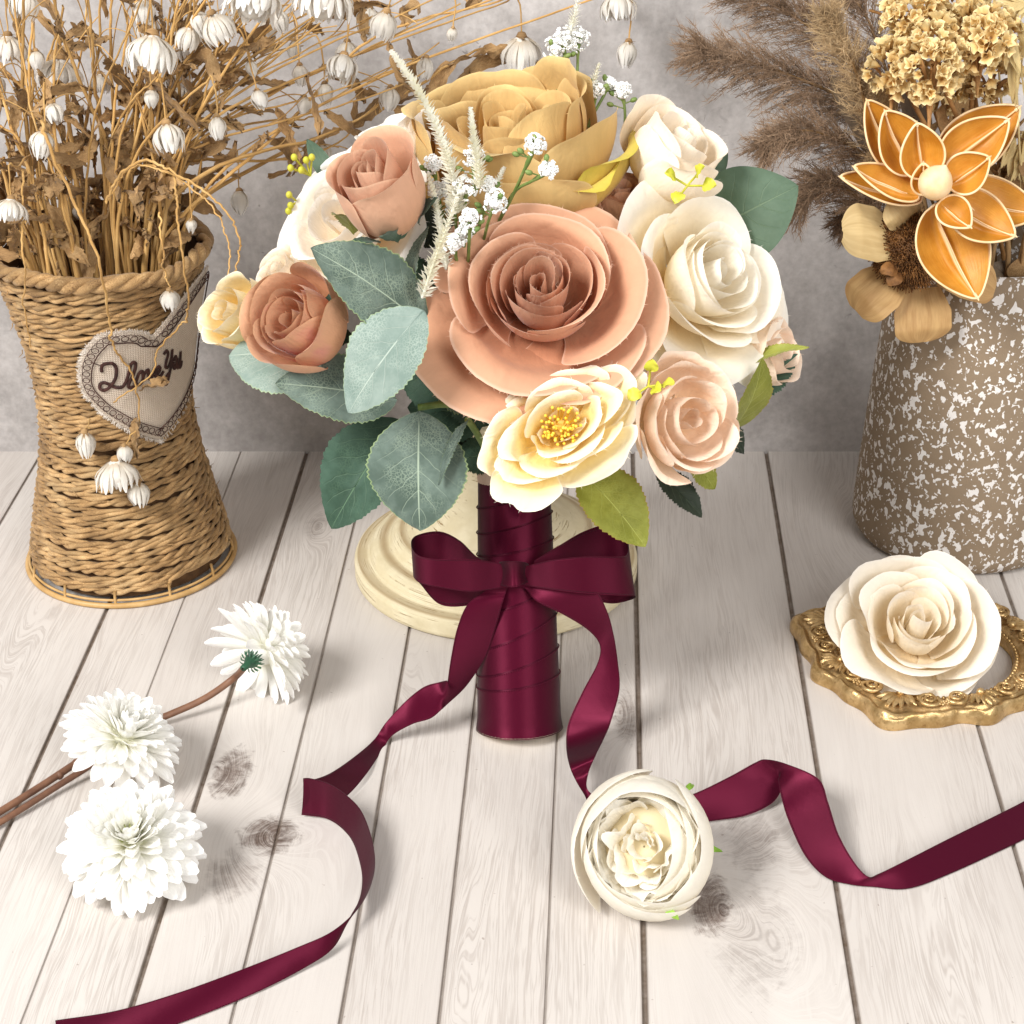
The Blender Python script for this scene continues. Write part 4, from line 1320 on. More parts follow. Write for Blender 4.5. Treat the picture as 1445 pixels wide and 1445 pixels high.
M_LINEN = linen_mat()
M_THREAD = plain_mat('brown_thread', srgb(50, 28, 24), srgb(76, 44, 36), 300, .7)
M_FRINGE = plain_mat('linen_fringe', srgb(214, 202, 188), srgb(230, 220, 208), 300, .9)
m = MB()
K = 14
G = np.zeros((K, len(dense), 3))
GA = np.zeros((K, len(dense), 3))
for k in range(K):
    f = k / (K - 1)
    for j, d in enumerate(dense):
        q = hc * (1 - f) + d * f
        G[k, j] = surf_pt(q[0], q[1], .34 + .16 * (1 - f ** 6))
        GA[k, j] = (q[0], q[1], .5)
m.grid(G, GA, cv=True)
patch = m.build('heart_patch', M_LINEN, bk)
m = MB()
for i in range(900):
    j = rng.integers(len(dense))
    q = dense[j] * rng.uniform(.985, 1.0) + hc * 0
    p = surf_pt(q[0], q[1], .36)
    out = nz(surf_pt(*(hc + (dense[j] - hc) * 1.05), .36) - surf_pt(*dense[j], .36))
    dd = nz(out + rng.normal(size=3) * .5) * rng.uniform(.08, .2)
    m.tube(np.array([p - dd * .3, p + dd]), [.025, .012], 3, .5, cap=False)
m.build('fringe', M_FRINGE, patch)
m = MB()


def inset(f):
    c = dense.copy()
    tgt = np.roll(c, -1, 0) - np.roll(c, 1, 0)
    rr_ = 4.0
    L = np.stack([tgt[:, 0] * rr_, tgt[:, 1]], 1)
    n = np.stack([-L[:, 1], L[:, 0]], 1)
    n /= np.linalg.norm(n, axis=1, keepdims=True) + 1e-9
    # keep the normal pointing inward
    s = np.sign(np.sum(n * np.stack([(hc[0] - c[:, 0]) * rr_, hc[1] - c[:, 1]], 1), 1))
    s = np.where(s == 0, 1, np.median(s))
    n = n * s[:, None]
    return np.stack([c[:, 0] + n[:, 0] * f / rr_, c[:, 1] + n[:, 1] * f], 1)


for f, w in ((.62, .03),):
    q = inset(f)
    m.tube(np.array([surf_pt(a, z, .53) for a, z in np.vstack([q, q[:1]])]), w, 4, .5, cap=False)
q = inset(.40)
ln = np.concatenate([[0], np.cumsum(np.hypot(np.diff(q[:, 0]) * 4, np.diff(q[:, 1])))])
for d in np.arange(0, ln[-1], .36):
    a, z = np.interp(d, ln, q[:, 0]), np.interp(d, ln, q[:, 1])
    tt = np.linspace(0, 2 * pi, 11)
    m.tube(np.array([surf_pt(a + .145 * cos(x) / 4, z + .145 * sin(x), .52) for x in tt]), .022, 4, .5, cap=False)
q = inset(.22)
m.tube(np.array([surf_pt(a, z + .035 * (-1) ** i, .49) for i, (a, z) in enumerate(np.vstack([q, q[:1]]))]), .018, 4, .5, cap=False)
m.build('border_stitching', M_THREAD, patch)
# the embroidered words
WD = [[(240, 570), (300, 592), (340, 610)], [(338, 655), (335, 620), (350, 592), (385, 580), (425, 578), (455, 600), (466, 650), (458, 710), (430, 762), (395, 800), (355, 818), (322, 800), (325, 765), (355, 748), (395, 762), (440, 785), (480, 795)],
      [(480, 795), (520, 785), (550, 740), (572, 670), (590, 600), (612, 572), (632, 580), (632, 620), (612, 680), (585, 740), (570, 780), (590, 795), (625, 780)], [(625, 780), (640, 730), (662, 672), (690, 650), (700, 690), (690, 740), (660, 770), (635, 760)],
      [(700, 690), (725, 650), (745, 640), (750, 690), (765, 720), (790, 670), (805, 620)], [(800, 700), (830, 670), (850, 630), (835, 610), (815, 640), (820, 690), (850, 690), (880, 650)],
      [(880, 500), (905, 470), (920, 500), (905, 560), (895, 610), (920, 610), (945, 540), (957, 460)], [(957, 460), (950, 560), (935, 650), (920, 730), (905, 765), (888, 745), (905, 700), (940, 650)],
      [(965, 560), (985, 520), (995, 560), (985, 620), (968, 620), (965, 570)], [(1000, 540), (998, 600), (1010, 620), (1022, 570), (1030, 480)], [(1030, 480), (1026, 560), (1024, 615), (1036, 600), (1040, 560)]]
m = MB()
for wi, W in enumerate(WD):
    pts = np.array([heart_pt(x, y, .5) for x, y in W])
    pts = spline(pts, 14 * len(W))
    thin = wi == 0
    path = np.array([surf_pt(a, z, .53) for a, z in pts])
    m.tube(path, .02 if thin else .04, 5, .5)
    if not thin:
        for i in range(0, len(path) - 1):
            tg = nz(path[i + 1] - path[i])
            rad = nz(path[i] - BC - [0, 0, path[i][2]])
            sdv = np.cross(tg, rad) * .078
            m.tube(np.array([path[i] - sdv, path[i] + rad * .045, path[i] + sdv]), .022, 4, rng.uniform(), cap=False)
m.build('embroidered_lettering', M_THREAD, patch)

# ================================================================== DRIED FLOWERS IN THE BASKET
M_DSTEM = straw_mat('golden_dry_stem', srgb(154, 114, 62), srgb(200, 156, 92), srgb(226, 188, 126))
M_DLEAF = straw_mat('crumpled_brown_leaf', srgb(112, 84, 52), srgb(164, 128, 84), srgb(200, 166, 118))
t = NT('papery_white_bract')
u, v, w = t.puv()
col = t.ramp(v, [(0, srgb(206, 182, 146)), (.25, srgb(234, 226, 212)), (1, srgb(248, 246, 242))])
hs = t.n('ShaderNodeHueSaturation')
t.lk(t.math('ADD', t.math('MULTIPLY', w, .16), .9), hs.inputs['Value'])
t.lk(col, hs.inputs['Color'])
M_BRACT = t.bsdf(hs.outputs[0], .55, normal=t.bump(t.noise(t.comb(t.math('MULTIPLY', u, 6), v, w), 4, 2), .3, .0006), spec=.4, transl=.3)


def everlasting(T, D, L, op, parent, seed):
    """papery hanging head: T where the stalk meets it, D where it points"""
    r = np.random.default_rng(seed)
    fr = frame(D, r.uniform(0, 6))
    m = MB()
    big = L > 1.05
    for k, (nb, sc, oo) in enumerate(((22, 1.0, 1.0), (20, .95, .82), (16, .9, .6), (10, .85, .35)) if big else ((15, 1.0, 1.0), (12, .93, .7))):
        for i in range(nb):
            a = 2 * pi * i / nb + k * .3 + r.normal() * .1
            l = L * sc * r.uniform(.78, 1.12)
            bel = L * (.30 + .20 * op) * oo * r.uniform(.9, 1.1)
            en = L * (.10 + .55 * op) * oo * r.uniform(.7, 1.25)
            t = np.linspace(0, 1, 7)
            R = 3 * (1 - t) ** 2 * t * bel * 1.7 + 3 * (1 - t) * t * t * bel * 1.25 + t ** 3 * en
            Z = l * (t * .95 + .05 * t * t) * (1 - .25 * op * t)
            p = np.stack([R * cos(a), R * sin(a), Z], 1) @ fr + T
            strip(m, p, L * (.075 if big else .12) * r.uniform(.7, 1.3), np.array([cos(a), sin(a), .2]) @ fr, r.uniform(), 3, seed=seed + i, fold=-.25)
    zc = L * (.48 if not big else .40)
    m.ball(T + fr[2] * zc, [L * (.21 + .13 * op), L * (.21 + .13 * op), L * .40], 14, 9, fr, .6)
    A_ = m.A[-1]
    A_[:, 1] = .55
    o = m.build('flower_head', M_BRACT, parent)
    m = MB()
    m.ball(T + fr[2] * .05, [L * .16, L * .16, L * .14], 7, 5, fr, r.uniform())
    for i in range(6):
        a = r.uniform(0, 6.28)
        p = np.array([[0, 0, 0], [.12 * L * cos(a), .12 * L * sin(a), .02], [.26 * L * cos(a), .26 * L * sin(a), .18 * L * r.uniform(0, 1.4)]]) @ fr + T
        strip(m, p, .06 * L, fr[2], r.uniform(), 3)
    m.build('calyx', M_DLEAF, o)
    return o


def dry_leaf(base, d, L, W, parent, seed):
    r = np.random.default_rng(seed)
    d = nz(d)
    s = nz(np.cross(d, r.normal(size=3)))
    t = np.linspace(0, 1, 16)
    P = base + np.outer(t * L, d) + np.outer(np.sin(t * 3.1) * L * r.uniform(-.3, .3), s) + np.outer(-(t ** 2) * L * r.uniform(0, .5), [0, 0, 1.0])
    P += np.cumsum(r.normal(size=P.shape) * .035, 0)
    m = MB()
    strip(m, P, W, r.normal(size=3) + TW, r.uniform(), 7, .045, seed, twist=r.uniform(-2.6, 2.6))
    return m.build('dried_leaf', M_DLEAF, parent)


GRP = 'dried everlasting stems standing in the woven vase'
RIMC = BC + np.array([0, 0, 17.4])


def dstem(P, rad, seed, heads=(), nleaf=2, label=None, twigs=(), lw=(.25, .5), ll=(1.6, 3.4), lrange=(.3, .95), group=GRP):
    r = np.random.default_rng(seed)
    P = np.asarray(P, float)
    root = thing('dried_flower', P[0], label or 'golden dried everlasting stem with crumpled brown leaves among the bunch in the woven vase', 'dried flower', group)
    m = MB()
    k = len(P)
    jit = np.cumsum(r.normal(size=P.shape) * .035, 0)
    jit[0] = 0
    jit -= np.linspace(0, 1, k)[:, None] * jit[-1]
    P = P + jit
    m.tube(P, np.linspace(rad, max(rad * .35, .035), k), 6, r.uniform())
    for t_ in twigs:
        m.tube(np.asarray(t_), .03, 4, r.uniform())
    m.build('stem', M_DSTEM, root)
    for (T, D, L, op) in heads:
        everlasting(np.asarray(T), D, L, op, root, int(r.integers(1e6)))
    for i in range(nleaf):
        j = int(k * r.uniform(*lrange)) - 1
        tg = nz(P[min(j + 1, k - 1)] - P[j - 1])
        dry_leaf(P[j], tg * r.uniform(.1, 1) + r.normal(size=3) * .6, r.uniform(*ll), r.uniform(*lw), root, int(r.integers(1e6)))
    return root


# heads one can make out: (px, py of the head's middle, length in px, openness, depth)
HD = [(213, 80, 62, .75, 81), (238, 196, 46, .42, 82), (59, 203, 40, .25, 82.5), (308, 42, 48, .6, 84), (356, 8, 62, .9, 83), (455, 8, 66, .95, 84), (265, 55, 36, .5, 85), (541, 36, 42, .35, 88), (482, 98, 44, .6, 88), (460, 132, 30, .1, 90), (424, 106, 30, .15, 90),
      (307, 180, 32, .1, 84), (366, 140, 28, .25, 86), (355, 97, 24, .05, 87), (214, 138, 27, .1, 84), (52, 85, 28, .15, 86), (82, 108, 50, .9, 87), (142, 118, 30, .4, 88), (203, 16, 34, .4, 86), (203, 45, 30, .1, 88), (250, 110, 40, .5, 90), (12, 72, 44, .8, 88), (14, 300, 40, .9, 81),
      (270, 318, 20, .2, 84), (455, 216, 32, .2, 96), (338, 285, 34, .1, 96), (34, 8, 42, .4, 86), (638, 48, 20, .1, 92), (520, 30, 40, .3, 95), (415, 70, 26, .1, 94), (735, 75, 50, .7, 95), (885, 76, 36, .15, 95), (872, 14, 46, .7, 95.5), (110, 300, 20, .1, 88), (255, 135, 34, .4, 92), (380, 40, 30, .3, 94), (490, 75, 34, .5, 95)]
for i, (px, py, L, op, Y) in enumerate(HD):
    r = np.random.default_rng(4000 + i)
    C = aY(px, py, Y)
    s = L / F_PX * np.linalg.norm(C - CAM)
    D = nz(np.array([r.normal() * .22, -.25 + r.normal() * .2, -1]))
    T = C - D * s * .5
    a = atan2(C[1] - BC[1], C[0] - BC[0]) + r.normal() * .5
    base = BC + np.array([cos(a) * 2.2, sin(a) * 2.0, 9.0])
    rimp = RIMC + np.array([cos(a) * r.uniform(1.5, 4.2), sin(a) * r.uniform(1.5, 3.6), .3])
    apex = T - D * r.uniform(.8, 2.2) + np.array([(BC[0] - C[0]) * .03, 0, r.uniform(.2, 1.0)])
    far = np.hypot(C[0] - BC[0], 0)
    path = np.vstack([np.linspace(base, rimp, 6)[:-1], bez(rimp, rimp + (rimp - base) * .55 + [0, 0, 2], apex + (rimp - apex) * .25 + [0, 0, 1.0], apex, 24), bez(apex, apex + (apex - rimp) * .05 + [0, 0, .3], T - D * .4, T, 8)[1:]])
    lab = None
    if i == 0:
        lab = 'dried stem bearing the largest fluffy white hanging bell flower'
    dstem(path, r.uniform(.07, .11), 5000 + i, [(T, D, s, op)], 1, lab, lrange=(.3, .75))
# bare stalks, twigs and leaves that make the thicket
TG = [(-60, -60), (-20, -90), (10, -60), (40, -110), (70, -70), (100, -120), (130, -80), (160, -110), (190, -60), (220, -100), (250, -70), (280, -110), (310, -60), (340, -90), (380, -60), (420, -40), (470, -60), (520, -30), (600, -20), (650, 5), (560, 120), (600, 100), (500, 180), (-40, 60), (-70, 140), (-30, 10), (20, -30), (60, -140), (150, -150), (205, -130), (270, -30), (330, -130), (360, -20), (440, -90), (90, 30), (180, 20), (120, -40), (240, 10), (300, 20), (540, -60), (620, 60), (30, 40)]
for i, (px, py) in enumerate(TG):
    r = np.random.default_rng(6000 + i)
    Y = r.uniform(82, 93) if px < 450 else r.uniform(88, 95)
    E = aY(px, py, Y)
    a = atan2((Y - BC[1]), (E[0] - BC[0])) + r.normal() * .45
    rd = r.uniform(.5, 4.2)
    base = BC + np.array([cos(a) * rd * .5, sin(a) * rd * .5, 9])
    rimp = RIMC + np.array([cos(a) * rd, sin(a) * rd * .9, .2])
    path = np.vstack([np.linspace(base, rimp, 5)[:-1], bez(rimp, rimp + (rimp - base) * .6 + [0, 0, r.uniform(1, 3)], lerp(rimp, E, .6) + r.normal(size=3) * [1.2, .6, .8], E, 30)])
    tw = []
    heads = []
    for k in range(3):
        j = int(r.uniform(14, 30))
        b = path[j]
        d = nz(path[min(j + 2, 33)] - path[j - 1])
        e = b + (d * r.uniform(.5, 1.2) + nz(r.normal(size=3)) * .7) * r.uniform(2.5, 5)
        e[1] = min(e[1], 97.5)
        tw.append(bez(b, b + d * 1.2, lerp(b, e, .6) + [0, 0, .8], e, 10))
        if k == 0 and r.uniform() < .35:
            D = nz(np.array([r.normal() * .3, -.3, -1]))
            heads.append((e, D, r.uniform(.8, 1.3), r.uniform(.1, .7)))
    dstem(path, r.uniform(.07, .15), 7000 + i, heads, 3, twigs=tw, lw=(.14, .34), ll=(1.4, 3.4))
# short cut stubs and curled leaves low in the mouth of the vase
for i in range(38):
    r = np.random.default_rng(8000 + i)
    a, rd = r.uniform(0, 6.28), sqrt(r.uniform()) * 4.3
    if i >= 29:
        a, rd = r.uniform(2.2, 3.9), r.uniform(3.3, 4.4)
    base = BC + np.array([cos(a) * rd * .6, sin(a) * rd * .6, 10])
    b = RIMC + np.array([cos(a) * rd, sin(a) * rd, 0])
    e = b + np.array([cos(a) * r.uniform(0, 1.6), sin(a) * .5, r.uniform(1.5, 5.5)])
    dstem(np.vstack([np.linspace(base, b, 4)[:-1], bez(b, lerp(b, e, .3), lerp(b, e, .7) + r.normal(size=3) * .2, e, 10)]), r.uniform(.10, .2), 8100 + i, (), 3, 'short cut dried stalk with curled leaves low in the mouth of the woven vase', lw=(.2, .5), ll=(1.4, 3.0), lrange=(.35, 1.0),
          group='short dried stalks low in the woven vase')


def hit_or(px, py, Y, off=.75):
    p = basket_hit(px, py, off)
    rr_ = np.hypot(p[0] - BC[0], p[1] - BC[1]) - float(smooth_interp(p[2]))
    return p if rr_ < off + .05 and py > 372 else aY(px, py, Y)


def trailing(pts, heads, label, seed, rad=.07, nleaf=0, leaves=()):
    P = [aY(px, py, Y) if Y else hit_or(px, py, 81.6) for px, py, Y in pts]
    path = spline(P, 12 * len(P))
    hd = []
    for (px, py, L, op) in heads:
        C = hit_or(px, py, 81.6, 1.0)
        s = L / F_PX * np.linalg.norm(C - CAM)
        D = nz(np.array([.05, -.2, -1.0]))
        hd.append((C - D * s * .5, D, s, op))
    root = dstem(path, rad, seed, hd, nleaf, label, group=None)
    for (px, py, qx, qy) in leaves:
        b, e = hit_or(px, py, 81.6, .8), hit_or(qx, qy, 81.6, .9)
        dry_leaf(b, e - b, np.linalg.norm(e - b), .32, root, seed + px)
    return root


trailing([(58, 170, 82.5), (71, 221, 82), (104, 301, 81.6), (136, 372, 80.6), (157, 450, 0), (164, 480, 0), (187, 518, 0), (197, 549, 0), (194, 594, 0), (178, 628, 0)], [(176, 640, 26, .3), (166, 672, 50, .85), (196, 697, 36, .3)], 'long dried stem hanging over the linen heart, three white flowers at its end', 9001, .085, 0, [(197, 549, 232, 508), (194, 590, 188, 632)])
trailing([(245, 250, 83), (249, 294, 82), (260, 346, 81.4), (268, 415, 82), (266, 450, 83), (258, 462, 83.2), (228, 493, 0), (212, 532, 0), (160, 568, 0)], [], 'golden dried stem curving down across the corner of the linen heart', 9002, .06)
trailing([(30, 240, 82), (35, 290, 81.6), (36, 372, 80.4), (38, 435, 0), (43, 490, 0)], [], 'straight straw stalk hanging down the face of the woven vase', 9003, .06)
trailing([(225, 300, 82), (229, 350, 81), (232, 385, 0), (240, 405, 0)], [(240, 423, 30, .35)], 'thin curled stalk with one white bud hanging at the vase rim', 9004, .05)
trailing([(126, 590, 0), (121, 606, 0)], [(121, 626, 36, .15)], 'single closed white bud stuck to the woven vase below the linen heart', 9005, .03)
trailing([(150, 285, 82), (173, 249, 81), (208, 227, 80), (249, 242, 79.5), (298, 270, 79), (322, 301, 78.5), (336, 335, 78), (335, 365, 77.5), (327, 394, 77)], [], 'looping straw stalk drooping from the vase towards the lemon bud', 9006, .07)
trailing([(150, 287, 82.3), (176, 252, 81.3), (206, 231, 80.3), (246, 246, 79.8), (292, 277, 79.3), (318, 306, 78.8), (325, 345, 78.2), (322, 392, 77.2)], [], 'finer straw stalk twined beside the looping one', 9007, .04)
# the long dry branch arching behind the mustard rose
brn = spline([BC + [1.5, .5, 9], RIMC + [3.5, 1.0, .3], aY(380, 225, 92), aY(480, 183, 93), aY(560, 140, 94), aY(640, 90, 95), aY(700, 70, 95.5), aY(780, 95, 96)], 60)
dstem(brn, .13, 9010, (), 9, 'long dry branch with brown leaves arching behind the mustard rose', lw=(.3, .55), ll=(2, 4), lrange=(.45, 1), group=None)
brn = spline([BC + [1.2, -.5, 9], RIMC + [3.2, -1.0, .3], aY(360, 215, 88), aY(430, 150, 91), aY(505, 70, 93), aY(580, 30, 94), aY(690, 5, 95), aY(800, -40, 96), aY(868, -12, 96)], 60)
dstem(brn, .11, 9011, (), 8, 'slender dry branch reaching along the top edge above the mustard rose', lw=(.25, .5), ll=(1.8, 3.2), lrange=(.4, 1), group=None)

# ================================================================== THE SPECKLED VASE AND WHAT STANDS IN IT
VC = aZ(1347, 745, 0)


def speckle_mat():
    t = NT('speckled_brown_glaze')
    o = t.obj()
    mp = t.n('ShaderNodeMapping')
    t.lk(o, mp.inputs[0])
    mp.inputs[2].default_value = (0, .7, .5)
    mp.inputs[3].default_value = (1, 1, .75)
    n1 = t.noise(mp.outputs[0], 280, 2.0, .55, .35)
    n2 = t.noise(o, 420, 1.5, .5, .4)
    big = t.step(n1, .566, .60)
    sm = t.step(n2, .63, .66)
    dn = t.step(t.noise(o, 26, 2, .5), .30, .55)
    f = t.math('MAXIMUM', t.math('MULTIPLY', big, t.math('ADD', t.math('MULTIPLY', dn, .6), .4)), sm)
    f = t.step(f, .5, .6)
    base = t.mix(t.noise(o, 60, 4, .6), srgb(126, 108, 88), srgb(146, 128, 106))
    col = t.mix(f, base, t.mix(t.noise(o, 300, 2), srgb(206, 200, 194), srgb(232, 228, 224)))
    grain = t.noise(o, 800, 2, .6)
    return t.bsdf(col, .8, normal=t.bump(t.math('ADD', t.math('MULTIPLY', f, 1.2), t.math('MULTIPLY', grain, .5)), .35, .0007), spec=.25)


m = MB()
vp = [(4.6, 0.03), (5.0, .05), (5.35, .25), (5.58, .7), (5.62, 1.2), (5.58, 2.2), (5.45, 5), (5.28, 8), (5.08, 11), (4.85, 14), (4.72, 15.6), (4.6, 16.2), (4.45, 16.35), (4.3, 16.2), (4.35, 15), (4.6, 11), (4.8, 6), (4.6, 5.5), (.1, 5.4)]
pv_ = spline([(a, b, 0) for a, b in vp], 110)
m.lathe([(max(p[0], .05), max(p[1], .02)) for p in pv_], 120, VC)
vs = m.build('ceramic_vase', speckle_mat(), None, VC)
tag(vs, 'tapered brown ceramic vase covered in white speckles', 'vase')
VT = VC + np.array([0, 0, 15.8])

M_REED = straw_mat('reed_plume_hair', srgb(92, 72, 54), srgb(134, 108, 84), srgb(172, 146, 120))
M_REEDP = straw_mat('pale_reed_plume_hair', srgb(126, 102, 72), srgb(170, 142, 104), srgb(200, 174, 134))
M_RSTEM = plain_mat('reed_stalk', srgb(120, 90, 54), srgb(150, 116, 74), 100, .6)


def plume(pts, L, n, mat, seed, label, droop=.3):
    r = np.random.default_rng(seed)
    body = [aY(*p) for p in pts]
    P = spline([VC + [r.normal() * .4, r.normal() * .3, 7], VT + [r.normal() * .8 - 2.4, r.normal() * .6 + 1.2, 0]] + body, 80)
    root = thing('reed_plume', P[0], label, 'dried grass', 'feathery reed plumes in the speckled vase')
    m = MB()
    m.tube(P, np.linspace(.14, .03, 80), 6, .5)
    m.build('stalk', M_RSTEM, root)
    m = MB()
    T = np.gradient(P, axis=0)
    start = 26
    for i in range(n):
        t = r.uniform() ** .85
        j = int(start + t * (78 - start))
        tg = nz(T[j])
        out = nz(np.cross(tg, nz(r.normal(size=3))))
        l = L * (1 - .55 * t) * r.uniform(.5, 1.25) * min(1, .35 + t * 4)
        b0 = P[j]
        d = nz(out * r.uniform(.35, .85) + tg * .9)
        b3 = b0 + d * l + np.array([0, 0, -droop * l * r.uniform(.2, 1)])
        path = bez(b0, b0 + d * l * .35, lerp(b0 + d * l * .75, b3, .5), b3, 6)
        w = .014
        sdv = nz(np.cross(d, TW)) * w
        v0 = np.vstack([path - sdv, path + sdv])
        rn = r.uniform()
        m.add(v0, [(k, k + 1, k + 7, k + 6) for k in range(5)], [[0, t, rn]] * 12)
        for q in range(19):
            s0 = lerp(b0, b3, r.uniform(.25, 1.0))
            f = nz(d + r.normal(size=3) * .55) * r.uniform(.25, .7)
            s2 = nz(np.cross(f, TW)) * .0125
            m.add([s0 - s2, s0 + s2, s0 + f], [(0, 1, 2)], [[0, t, np.clip(rn + r.normal() * .25, 0, 1)]] * 3)
    m.build('plume', mat, root)
    return root


plume([(1245, 200, 90), (1190, 140, 89.5), (1110, 105, 89), (1040, 82, 88.5), (984, 68, 88)], 3.5, 460, M_REED, 1, 'long brown reed plume reaching farthest towards the bouquet')
plume([(1250, 200, 92), (1200, 90, 92), (1130, 30, 92), (1060, -10, 92), (1020, -40, 92)], 3.8, 460, M_REED, 2, 'brown reed plume rising above the longest one and out of the frame')
plume([(1255, 260, 89), (1215, 215, 88.5), (1165, 190, 88), (1120, 185, 87.5), (1082, 204, 87)], 3.0, 380, M_REED, 3, 'brown reed plume drooping under the longest one')
plume([(1255, 320, 89), (1225, 290, 88.5), (1185, 262, 88), (1150, 262, 87.6), (1122, 292, 87.2)], 2.8, 340, M_REED, 4, 'lowest brown reed plume hanging beside the orange flower')
plume([(1250, 240, 87.5), (1225, 160, 87), (1205, 95, 86.5), (1180, 50, 86.5), (1168, 18, 86.5)], 2.4, 280, M_REEDP, 5, 'pale tan reed plume standing next to the yellow statice')
plume([(1262, 160, 93), (1230, 40, 93.5), (1190, -20, 94), (1150, -60, 94)], 3.4, 320, M_REED, 6, 'reed plume behind the pale one, cut by the top edge')
plume([(1255, 335, 90), (1235, 310, 89.8), (1212, 300, 89.6), (1192, 315, 89.4)], 2.2, 200, M_REED, 7, 'short reed tuft directly above the brown seed flower')

t = NT('papery_statice')
u, v, w = t.puv()
col = t.ramp(v, [(0, srgb(170, 120, 56)), (.4, srgb(226, 194, 130)), (1, srgb(244, 224, 172))])
hs = t.n('ShaderNodeHueSaturation')
t.lk(t.math('ADD', t.math('MULTIPLY', w, .4), .78), hs.inputs['Value'])
t.lk(col, hs.inputs['Color'])
M_STAT = t.bsdf(hs.outputs[0], .6, spec=.3, transl=.2)
M_STATD = plain_mat('tan_statice_stalk', srgb(140, 98, 54), srgb(186, 140, 86), 150, .8, bump=.5)


def statice(c, Y, rx, ry, n, seed, label):
    r = np.random.default_rng(seed)
    C = aY(*c, Y)
    base = VC + [r.normal() * .6, r.normal() * .6, 8]
    root = thing('statice', base, label, 'dried flower', 'dried yellow statice in the speckled vase')
    m = MB()
    m.tube(spline([base, VT + [r.normal() * 1.2, r.normal() * .8, .5], lerp(VT, C, .6) + r.normal(size=3) * .3, C], 30), .12, 6, .5)
    for i in range(14):
        e = C + RT * r.normal() * rx * .5 + UP * r.uniform(-.4, .5) * ry + FW * r.uniform(-.5, .6)
        m.tube(bez(C - UP * ry * 1.6 + FW * .8, C - UP * ry * .8 + FW * .4, lerp(C, e, .5), e, 8), .07, 5, .5)
    m.build('stalk', M_STATD, root)
    m = MB()
    for i in range(int(n * 1.35)):
        d = nz(r.normal(size=3))
        d = d if np.dot(d, TW) > -.35 else -d
        p = C + RT * d[0] * rx * r.uniform(.5, 1) + UP * np.dot(d, UP) * ry * r.uniform(.5, 1) + TW * np.dot(d, TW) * min(rx, ry) * .9
        ax = nz(d + r.normal(size=3) * .35 + UP * .4)
        fr = frame(ax, r.uniform(0, 6))
        R, H = r.uniform(.22, .40), r.uniform(.4, .65)
        k = 20
        a = np.linspace(0, 2 * pi, k, endpoint=False)
        lob = 1 + .22 * np.cos(5 * a + r.uniform(0, 6)) + .12 * np.cos(9 * a + r.uniform(0, 6))
        G = np.zeros((5, k, 3))
        GA = np.zeros((5, k, 3))
        for q, (rr_, zz2) in enumerate(((.06, 0), (.3, .3), (.62, .7), (.86, .9), (1.0, .96))):
            wv = 1 + (lob - 1) * (q / 4) ** 1.5
            G[q] = np.stack([R * rr_ * wv * np.cos(a), R * rr_ * wv * np.sin(a), H * (zz2 + .12 * (q / 4) * np.cos(5 * a + 1) + .06 * (q / 4) * r.normal(size=k))], 1) @ fr + p
            GA[q, :, 1] = q / 4
            GA[q, :, 2] = r.uniform()
        m.grid(G, GA, cv=True)
    m.build('blossom', M_STAT, root)


statice((1262, 95), 86, 1.35, 1.15, 46, 1, 'yellow statice sprig nearest the pale reed plume')
statice((1316, 88), 85, 1.35, 1.9, 64, 2, 'pale yellow statice sprig hanging lowest over the orange flower')
statice((1290, 25), 87, 1.5, 1.1, 44, 3, 'yellow statice sprig at the top edge of the picture')
statice((1385, 55), 86, 1.7, 1.5, 66, 4, 'large creamy statice cluster behind the others')
statice((1352, 20), 87.5, 1.3, .8, 34, 5, 'small statice tuft rising at the back of the bunch')
statice((1400, 110), 87, 1.3, .8, 40, 6, 'tan statice cluster just above the orange flower petals')
statice((1340, 130), 88, 1.2, .7, 30, 7, 'deep tan statice tuft between stalks under the yellow clusters')

# the orange wooden flower
t = NT('glossy_orange_husk')
u, v, w = t.puv()
au = t.math('ABSOLUTE', u)
o_ = t.obj()
col = t.mix(t.step(t.noise(o_, 60, 4, .6), .3, .7), srgb(186, 120, 30), srgb(212, 148, 52))
fib = t.noise(t.comb(t.math('MULTIPLY', u, 12), t.math('MULTIPLY', v, 1.5), w), 3, 3, .6)
col = t.mix(t.math('MULTIPLY', t.step(fib, .45, .8), .35), col, srgb(232, 176, 88))
pale = t.math('MAXIMUM', t.step(au, .93, .98), t.math('MULTIPLY', t.math('SUBTRACT', 1.0, t.step(au, .03, .085)), t.step(v, .12, .3)))
col = t.mix(pale, col, srgb(240, 208, 158))
M_HUSK = t.bsdf(col, .42, normal=t.bump(fib, .2, .0008), spec=.4, transl=.08)
M_HUSKR = plain_mat('pale_husk_rim', srgb(232, 196, 144), srgb(244, 216, 172), 120, .55)
FC = aY(1320, 268, 83.2)
fl = thing('husk_flower', FC, 'glossy orange dried husk flower with pale rimmed pointed petals and a round bud', 'dried flower')
m = MB()
bpf = spline([(a, b, 0) for a, b in [(.02, -.8), (.5, -.62), (.75, -.2), (.74, .2), (.52, .58), (.22, .82), (.03, .98)]], 30)
m.lathe([(max(.01, p[0]), p[1]) for p in bpf], 30, aY(1320, 258, 82.3), frame(sd(.35, .72, .6)), .5)
bpos = aY(1320, 258, 82.3)
m.build('bud', M_HUSKR, fl)
m = MB()
m.tube(spline([VC + [0, 0, 7], VT + [0, -.6, .5], FC + FW * .6], 20), .16, 7, .5)
m.build('stem', M_RSTEM, fl)
f4 = lambda x, y: (1180 + x * .2629, 120 + y * .2629)


